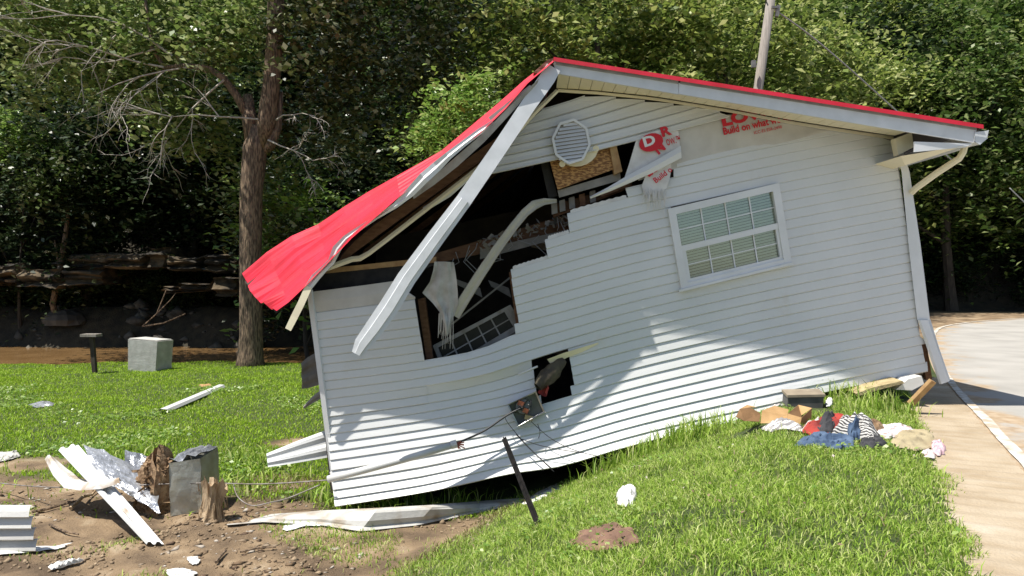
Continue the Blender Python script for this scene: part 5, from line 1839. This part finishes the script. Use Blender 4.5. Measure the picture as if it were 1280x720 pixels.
# big tree by the creek
bt0 = G(313, 457)
bt = thing("creek_tree", "large grey barked tree with forked trunk by the creek left of the house", "tree", bt0)
Yt = bt0.y


def TP(x, y, dy=0):
    return P(x, y, Yt + dy)


mb = MB()
mb.tube([bt0 + Vector((0, 0, -.4)), TP(313, 447), TP(314, 420), TP(313, 330), TP(314, 240), TP(319, 185), TP(327, 160)], [.50, .36, .32, .305, .315, .34, .30], 18)
mb.tube([TP(322, 190), TP(334, 150, -.1), TP(340, 100, -.1), TP(344, 40), TP(346, -40), TP(350, -160), TP(356, -300)], [.25, .27, .24, .24, .23, .2, .12], 14)
mb.tube([TP(318, 180), TP(312, 150), TP(310, 120, .2)], [.26, .22, .14], 10)
mb.tube([TP(312, 150), TP(296, 120), TP(280, 98), TP(262, 86), TP(236, 82), TP(205, 84), TP(190, 60), TP(182, 0)], [.13, .115, .10, .085, .075, .065, .055, .04], 9)
mb.tube([TP(316, 195), TP(338, 180), TP(348, 160), TP(352, 115)], [.2, .17, .1, .05], 9)
tr_o = mb.build("trunk", M['bark'], bt, smooth=True)
# bare bleached twigs
rb2 = random.Random(21)


def twig(p, d, ln, r, depth, mb):
    pts = [p]
    dd = d.copy()
    n = 4
    for k in range(n):
        dd = (dd + Vector((rb2.uniform(-.3, .3), rb2.uniform(-.3, .3), rb2.uniform(-.34, .22)))).normalized()
        pts.append(pts[-1] + dd * ln / n)
    mb.tube(pts, [r, r * .85, r * .7, r * .5, r * .3], 5, cap=False)
    if depth > 0:
        for k in range(3):
            i = rb2.randint(1, 4)
            nd = (dd + Vector((rb2.uniform(-.8, .8), rb2.uniform(-.5, .5), rb2.uniform(-.6, .6)))).normalized()
            twig(pts[i], nd, ln * rb2.uniform(.45, .7), r * .6, depth - 1, mb)


for (x0, y0, x1, y1, ln, r_) in ((205, 84, 100, 60, 2.8, .035), (215, 70, 90, 20, 2.8, .035), (236, 84, 130, 120, 2.6, .032), (280, 100, 200, 150, 2.4, .032), (330, 150, 240, 155, 2.4, .032),
                                 (335, 175, 400, 200, 1.8, .028), (345, 150, 390, 120, 1.4, .024), (200, 60, 80, 70, 2.6, .03)):
    a = TP(x0, y0, -.2)
    d = (TP(x1, y1, -.6) - a).normalized()
    mb = MB(); twig(a, d, ln, r_, 3, mb); mb.build("bare_branch", M['twig'], bt)
# crown: leafy clumps in and above the frame
cl = []
cl2_ = []
r_ = np.random.default_rng(77)
for (x, y, n_, sp, dy) in ((120, 40, 1300, 1.0, 1), (180, 20, 1500, 1.1, .5), (90, 90, 900, .9, 1.4), (60, 20, 900, 1.0, 1.2), (150, 75, 1000, .9, 1), (215, 160, 700, .6, .2), (330, 230, 700, .6, 1.2), (350, 280, 600, .6, 1.4), (270, 190, 500, .5, 1.2), (240, 30, 900, 1.0, .8), (290, 50, 800, .8, .8), (370, 40, 900, .9, -.3), (420, 20, 1200, 1.2, .5), (470, 60, 1000, 1.2, .8), (160, 120, 700, .9, 1.2),
                           (210, 130, 600, .7, .6), (230, 60, 700, .9, .3), (400, 110, 800, .9, 1), (440, 150, 600, .9, 1.5), (520, 30, 1200, 1.3, 1), (560, 60, 800, 1.0, 1.5), (380, 170, 500, .7, 1), (255, 150, 450, .6, 1), (300, 10, 500, .6, -.4), (500, 110, 700, 1.0, 1.5)):
    c = TP(x, y, dy)
    for k in range(n_ // 60):
        cc_ = np.array(c) + r_.normal(size=3) * sp * np.array([1, .8, .8])
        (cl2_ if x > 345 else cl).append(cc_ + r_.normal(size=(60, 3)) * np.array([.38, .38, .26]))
for (x, y, dy, n_, sp) in ((30, 30, 4, 14, 1.3), (90, 10, 5, 14, 1.4), (150, 40, 5, 14, 1.4), (215, 15, 5, 14, 1.4), (60, 70, 6, 10, 1.2), (270, 30, 4, 12, 1.3), (130, 90, 6, 8, 1.0), (-60, 20, 4, 14, 1.5), (-40, -60, 3, 16, 1.7), (60, -60, 3, 16, 1.7), (180, -70, 3, 16, 1.7)):  # crown clumps added further back to shade the creek
    for k in range(n_):
        c = np.array(TP(x, y, dy)) + r_.normal(size=3) * sp * np.array([1, 1.2, .7])
        cl.append(c + r_.normal(size=(85, 3)) * np.array([.5, .5, .2]))
for k in range(120):   # unseen high canopy over the frame, added to shade the woods behind
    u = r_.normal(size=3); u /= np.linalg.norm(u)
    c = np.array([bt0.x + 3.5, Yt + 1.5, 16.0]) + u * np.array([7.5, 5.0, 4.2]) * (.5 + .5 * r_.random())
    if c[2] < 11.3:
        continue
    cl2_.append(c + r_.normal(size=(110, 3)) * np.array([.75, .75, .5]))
pts = np.concatenate(cl) - np.array(bt0)
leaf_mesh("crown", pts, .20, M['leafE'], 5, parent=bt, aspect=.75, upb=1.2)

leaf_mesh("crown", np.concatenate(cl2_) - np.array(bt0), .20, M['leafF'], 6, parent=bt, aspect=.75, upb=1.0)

# small leaning tree on the far bank
a = Vector((-20.3, 33.3, 0)); a.z = gzf(a.x, a.y)
lt_ = thing("leaning_tree", "slender leaning tree growing in front of the rock ledge", "tree", a)
mb = MB(); mb.tube([a, P(66, 380, 33.2), P(76, 330, 33), P(84, 280, 33), P(86, 220, 33)], [.16, .13, .12, .09, .05], 8); mb.tube([P(74, 335, 33), P(68, 300, 32.8)], [.06, .03], 6)
mb.build("trunk", M['bark'], lt_, smooth=True)
pts = leaf_points(31, 60, 60, 2.2, 1.6, .7, .3); pts += np.array([P(90, 215, 33) - a])
leaf_mesh("crown", pts, .24, M['leafA'], 32, parent=lt_)


# rock ledges across the creek
def slab_rock(name, x0, x1, y0, y1, z0, z1, seed, label, material, group=None):
    r = random.Random(seed)
    n = 64
    levels = 9
    blk = [x0]
    while blk[-1] < x1:
        blk.append(blk[-1] + r.uniform(.5, 2.2))
    bj = [(r.uniform(-.35, .45), r.uniform(-.28, .18), r.uniform(-.1, .25)) for _ in blk]
    rows = []
    for l_ in range(levels):
        t = l_ / (levels - 1)
        z = z0 + (z1 - z0) * t
        out = []
        jut = .3 * math.sin(t * 11 + seed) + r.uniform(-.2, .2)
        for i in range(n + 1):
            x = x0 + (x1 - x0) * i / n
            bi = max(0, min(len(blk) - 1, sum(1 for q_ in blk if q_ <= x) - 1))
            gap_ = .5 * max(0, 1 - min(abs(x - q_) for q_ in blk) / .09)
            edge_ = .6 * abs(2 * i / n - 1) ** 4 + bj[bi][0] * (.5 + .5 * math.sin(l_ * 2.1 + bi * 3)) + gap_
            out.append(Vector((x, y0 - .25 * mnoise.noise(Vector((x * .9, z * 2.5, seed))) - jut * .6 + edge_ + .12 * mnoise.noise(Vector((x * 3.1, z * 6, seed))), z + (bj[bi][1] * t + bj[bi][2] * (1 - t)) + .10 * mnoise.noise(Vector((x * 1.8, seed, z * 2))))))
        rows.append(out)
    rows.append([Vector((p.x, y1, p.z + .05)) for p in rows[-1]])
    rows.insert(0, [Vector((p.x, y1, p.z)) for p in rows[0]])
    mb = MB(); mb.grid(rows)
    mb.add([q_[0] for q_ in rows], [tuple(range(len(rows)))]); mb.add([q_[-1] for q_ in rows], [tuple(range(len(rows)))])
    return tag(mb.build(name, material, loc=((x0 + x1) / 2, y0, z0)), label, "rock ledge", group)


slab_rock("rock_ledge", -20.5, -12.3, 32.6, 37, 1.85, 2.75, 1, "long sunlit sandstone ledge left of the big tree across the creek", M['rock'])
slab_rock("rock_ledge", -27, -18.0, 32.2, 37, 1.3, 2.1, 2, "lower overhanging sandstone ledge at the far left bank", M['rock'])
slab_rock("rock_ledge", -15.2, -10.0, 31.9, 37, .75, 1.5, 3, "brown sandstone ledge just left of the big grey trunk", M['rock'])
slab_rock("rock_ledge", -9.5, -4.0, 32.2, 37, .2, 1.2, 4, "rock ledge between the big trunk and the red roof", M['rock'])
for i in range(5):
    x = -24 + i * 4.3 + rt_.uniform(-.4, .4)
    y = 32.2 + rt_.uniform(0, 1.2)
    rx_, rz_ = rt_.uniform(.3, .95), rt_.uniform(.3, .6)
    z = max(gzf(x, y), -1.45)
    mb = MB()
    rows = []
    for l_ in range(5):
        th = -.3 + (math.pi / 2 + .3) * l_ / 4
        rows.append([Vector((x + rx_ * math.cos(th) * math.cos(a_) * (1 + .3 * mnoise.noise(Vector((a_ * 1.3, l_, i)))), y + rx_ * .7 * math.cos(th) * math.sin(a_), z + rz_ * math.sin(th) * (1 + .4 * mnoise.noise(Vector((math.cos(a_) * 2, math.sin(a_) * 2, i)))))) for a_ in [k * 2 * math.pi / 12 for k in range(13)]])
    mb.grid(rows)
    tag(mb.build("creek_boulder", M['rock_dark'], loc=(x, y, z)), "dark boulder on the far creek bank " + where(x, y), "boulder", "boulders along the far creek bank")
# fallen bare branch on the far bank
mb = MB()
for pp in ([(178, 408), (196, 392), (214, 374), (220, 366)], [(178, 408), (204, 404), (232, 392)], [(196, 392), (204, 372), (208, 362)]):
    mb.tube([P(x, y, 30.8) for x, y in pp], [.028, .025, .02, .012][:len(pp)], 5)
tag(mb.build("fallen_branch", M['bark'], loc=P(178, 408, 30.8)), "pale fallen branch on the dark far creek bank", "branch")


# ---- grass, litter
def blades(name, X, Y, hgt, wid, material, seed, spread=.5, label=None):
    r = np.random.default_rng(seed)
    n = len(X)
    Z = gz(X, Y) - .008
    a = r.random(n) * 6.283
    h = hgt * r.uniform(.5, 1.35, n)
    ln = r.uniform(.1, 1.0, n) * spread * h
    dx, dy = np.cos(a), np.sin(a)
    b_ = r.random(n) * 6.283
    wx, wy_ = np.cos(b_) * wid * r.uniform(.6, 1.3, n) / 2, np.sin(b_) * wid * r.uniform(.6, 1.3, n) / 2
    v = np.empty((n, 5, 3))
    v[:, 0] = np.stack([X - wx, Y - wy_, Z], 1)
    v[:, 1] = np.stack([X + wx, Y + wy_, Z], 1)
    mx_, my_ = X + dx * ln * .35, Y + dy * ln * .35
    v[:, 2] = np.stack([mx_ + wx * .8, my_ + wy_ * .8, Z + h * .6], 1)
    v[:, 3] = np.stack([mx_ - wx * .8, my_ - wy_ * .8, Z + h * .6], 1)
    v[:, 4] = np.stack([X + dx * ln, Y + dy * ln, Z + h * .98 - ln * .25], 1)
    o = np.arange(n)[:, None] * 5
    return np_mesh(name, v.reshape(-1, 3), o + np.array([[0, 1, 2, 3]]), material, 'stuff', o + np.array([[3, 2, 4]]))


def scatter(n, x0, x1, y0, y1, seed, keep):
    r = np.random.default_rng(seed)
    X = r.uniform(x0, x1, n); Y = r.uniform(y0, y1, n)
    k = r.random(n) < keep(X, Y)
    return X[k], Y[k]


def in_house(X, Y):
    h = (Y > 8.25) & (X > -2.05) & (X < 4.6)
    for (cx_, cy_, pl_) in EXCL:
        b_ = (np.abs(X - cx_) < 1.2) & (np.abs(Y - cy_) < 1.2)
        if not b_.any():
            continue
        ins = np.zeros(X.shape, bool)
        xs, ys = X[b_], Y[b_]
        inn = np.zeros(xs.shape, bool)
        for i in range(len(pl_)):
            (x0, y0), (x1, y1) = pl_[i - 1], pl_[i]
            c = ((y0 > ys) != (y1 > ys)) & (xs < (x1 - x0) * (ys - y0) / (y1 - y0 + 1e-9) + x0)
            inn ^= c
        ins[b_] = inn
        h = h | ins
    return h


def bankkeep(X, Y):
    d = road_d(X, Y)
    e = .10 * wav(X, Y, 4.0) + .06 * wav(X, Y, 11, 2)
    k = sstep(.02, .16, d + e) * (1 - mudmask(X, Y) * .985)
    k = k * (.40 + .60 * sstep(-.45, .35, wav(X, Y, 5.1, .7) + .5 * wav(X, Y, 13, 1.7)))
    k = np.where(in_house(X, Y), 0, k)
    vis = (np.abs(X) < Y * .72 + 1.4)
    return k * vis * sstep(7.0, 3.0, d * 0 + np.maximum(d - 1.2, 0) + 2)


X, Y = scatter(560000, -3, 5.6, 2.8, 9.6, 1, bankkeep)
blades("grass", X, Y, .052, .0062, M['grass'], 2, 1.25)
# taller tufts
X, Y = scatter(26000, -2.5, 5.2, 3.0, 9.2, 3, lambda X, Y: bankkeep(X, Y) * sstep(.25, .7, wav(X, Y, 3.7, 1.1)))
blades("tall_grass", X, Y, .105, .0075, M['grass'], 4, 1.2)
# tufts against the wall around the clothes
tx, ty = [], []
r_ = np.random.default_rng(9)
for (px, py, n_, sp) in ((955, 500, 700, .22), (935, 512, 500, .2), (905, 522, 450, .2), (985, 493, 300, .15), (870, 545, 260, .2), (830, 560, 200, .2), (1060, 498, 260, .2), (1110, 515, 200, .15), (770, 585, 160, .2), (700, 605, 120, .2), (560, 628, 200, .3), (470, 632, 260, .3)):
    g = G(px, py)
    tx.append(g.x + r_.normal(size=n_) * sp); ty.append(g.y + r_.normal(size=n_) * sp * .6)
tx, ty = np.concatenate(tx), np.concatenate(ty)
k_ = ~in_house(tx, ty)
blades("tall_grass", tx[k_], ty[k_], .22, .011, M['grass'], 6, .9)
# lawn
def lawnkeep(X, Y):
    k = (1 - mudmask(X, Y) * .97) * sstep(22.4, 21.5, Y + .4 * wav(X, Y, 2)) * (np.abs(X) < Y * .74 + 2.6)
    k = k * (.7 + .3 * sstep(-.4, .3, wav(X, Y, 1.9, .3)))
    return np.where(in_house(X, Y), 0, k) * np.where(X > -.2, .0, 1)


X, Y = scatter(380000, -19, 0, 7.6, 22.6, 11, lambda X, Y: lawnkeep(X, Y) * np.where(Y < 12, 1.0, .75))
blades("lawn_grass", X, Y, .055, .014, M['lawn'], 12, 1.1)
X, Y = scatter(16000, -9, -1.6, 7.8, 11.5, 13, lambda X, Y: lawnkeep(X, Y) * sstep(.1, .5, wav(X, Y, 3.3, 2)) * sstep(11.4, 9.8, Y))
blades("tall_grass", X, Y, .17, .020, M['grass'], 14, 1.1)
X, Y = scatter(60000, -3, 5.4, 3, 10.5, 15, lambda X, Y: np.clip(mudmask(X, Y) * (1 - mudmask(X, Y)) * 3, 0, 1) + .06 * bankkeep(X, Y))
blades("dry_grass", X, Y, .07, .009, M['drygrass'], 16, 1.2)
X, Y = scatter(60000, -7.5, .8, 5.4, 9.4, 17, lambda X, Y: mudmask(X, Y) * sstep(.18, .6, wav(X, Y, 3.3, 3)))
blades("sprout_grass", X, Y, .05, .009, M['grass'], 18, 1.0)
# rough grass behind house and on the verge
X, Y = scatter(60000, -3, 34, 15, 36, 19, lambda X, Y: sstep(.9, 1.5, road_d(X, Y)) * .6 * (X < 9) * (np.abs(X) < Y * .8))
blades("verge_grass", X, Y, .16, .03, M['grass'], 20, .9)


# low broad-leaved weeds and fallen bits in the grass
def weeds(name, n, x0, x1, y0, y1, seed, keep, size, material, hmax=.07):
    X, Y = scatter(n, x0, x1, y0, y1, seed, keep)
    r = np.random.default_rng(seed + 5)
    Z = gz(X, Y) + r.uniform(.015, hmax, len(X))
    o = leaf_mesh(name, np.stack([X, Y, Z], 1), size, material, seed, upb=1.6, aspect=.7)
    o['kind'] = 'stuff'
    return o


weeds("clover_weeds", 26000, -3, 5.2, 2.8, 9.4, 61, lambda X, Y: bankkeep(X, Y) * sstep(.22, .6, wav(X, Y, 2.9, 4.1)), .034, M['leafD'])
weeds("lawn_weeds", 40000, -13, -1.6, 7.8, 17, 62, lambda X, Y: lawnkeep(X, Y) * sstep(.12, .5, wav(X, Y, 1.7, 2.6)), .06, M['leafD'])
weeds("fallen_leaves", 5000, -9, 5.2, 2.8, 14, 63, lambda X, Y: np.clip(bankkeep(X, Y) * (X > -1) + lawnkeep(X, Y) * .5, 0, 1) * sstep(-.3, .5, wav(X, Y, 1.9, 5)), .024, M['litter'], .07)


# clods and chips on the mud
def chips(name, n, x0, x1, y0, y1, size, material, seed, keep, flat=.5):
    X, Y = scatter(n, x0, x1, y0, y1, seed, keep)
    r = np.random.default_rng(seed)
    n = len(X)
    Z = gz(X, Y)
    s = size * (.2 + 1.5 * r.random(n) ** 3.2)
    dirs = np.array([[1, 0, 0], [0, 1, 0], [-1, 0, 0], [0, -1, 0], [0, 0, 1], [0, 0, -1]], float)
    v = dirs[None] * s[:, None, None] * r.uniform(.35, 1.5, (n, 6, 1)) + r.normal(size=(n, 6, 3)) * s[:, None, None] * .22
    v[:, :, 2] *= flat
    a = r.random(n) * 6.28
    ca, sa = np.cos(a)[:, None], np.sin(a)[:, None]
    vx = v[:, :, 0] * ca - v[:, :, 1] * sa
    vy = v[:, :, 0] * sa + v[:, :, 1] * ca
    v = np.stack([vx + X[:, None], vy + Y[:, None], v[:, :, 2] + (Z + s * .2 * flat)[:, None]], 2)
    t = np.array([[0, 1, 4], [1, 2, 4], [2, 3, 4], [3, 0, 4], [1, 0, 5], [2, 1, 5], [3, 2, 5], [0, 3, 5]])
    o = np.arange(n)[:, None, None] * 6
    return np_mesh(name, v.reshape(-1, 3), None, material, 'stuff', (o + t[None]).reshape(-1, 3))


M['clods'] = mat('mud_clods', (.16, .11, .066), (.36, .27, .17), .95, 12, .5, 40)
chips("mud_clods", 14000, -7.5, .8, 5.4, 9.2, .021, M['clods'], 31, lambda X, Y: mudmask(X, Y) * sstep(-.25, .5, wav(X, Y, 3.0, 1)) * sstep(-6.2, -3.5, X + (Y - 7) * -.9 + .0), .7)
chips("wood_chips", 9000, -7.5, .8, 5.4, 9.2, .03, M['litter'], 32, lambda X, Y: mudmask(X, Y) * sstep(-.2, .5, wav(X, Y, 2.2, 2)), .25)
M["rubble"] = mat("grey_rubble", (.12, .11, .09), (.045, .04, .032), .9, 3, .6, 8)
chips("bank_rubble", 1500, -27, -5, 31.0, 34.6, .33, M["rubble"], 36, lambda X, Y: sstep(-.3, .5, wav(X, Y, 1.1, 2)), .6)
chips("road_grit", 1500, 1.5, 6.5, 3, 11, .008, M['clods'], 33, lambda X, Y: sstep(.25, -.1, road_d(X, Y)) * sstep(-1.2, -.2, road_d(X, Y)), .7)
print("tris", sum(sum(len(p.vertices) - 2 for p in m_.polygons) if len(m_.polygons) < 20000 else len(m_.polygons) * 2 for m_ in bpy.data.meshes))

# look-alike trees and stones in one place: say which stands nearer
by_label = {}
for o_ in scene.objects:
    if o_.parent is None and o_.get('group') and o_.get('label'):
        by_label.setdefault(o_['label'], []).append(o_)
for lab_, os_ in by_label.items():
    if 2 <= len(os_) <= 4 and os_[0].get('category') in ('tree', 'bush', 'boulder'):
        os_.sort(key=lambda q_: q_.location.y)
        for o_, pre in zip(os_, ('nearest', 'next nearest', 'farther', 'farthest')):
            o_['label'] = pre + ' ' + lab_
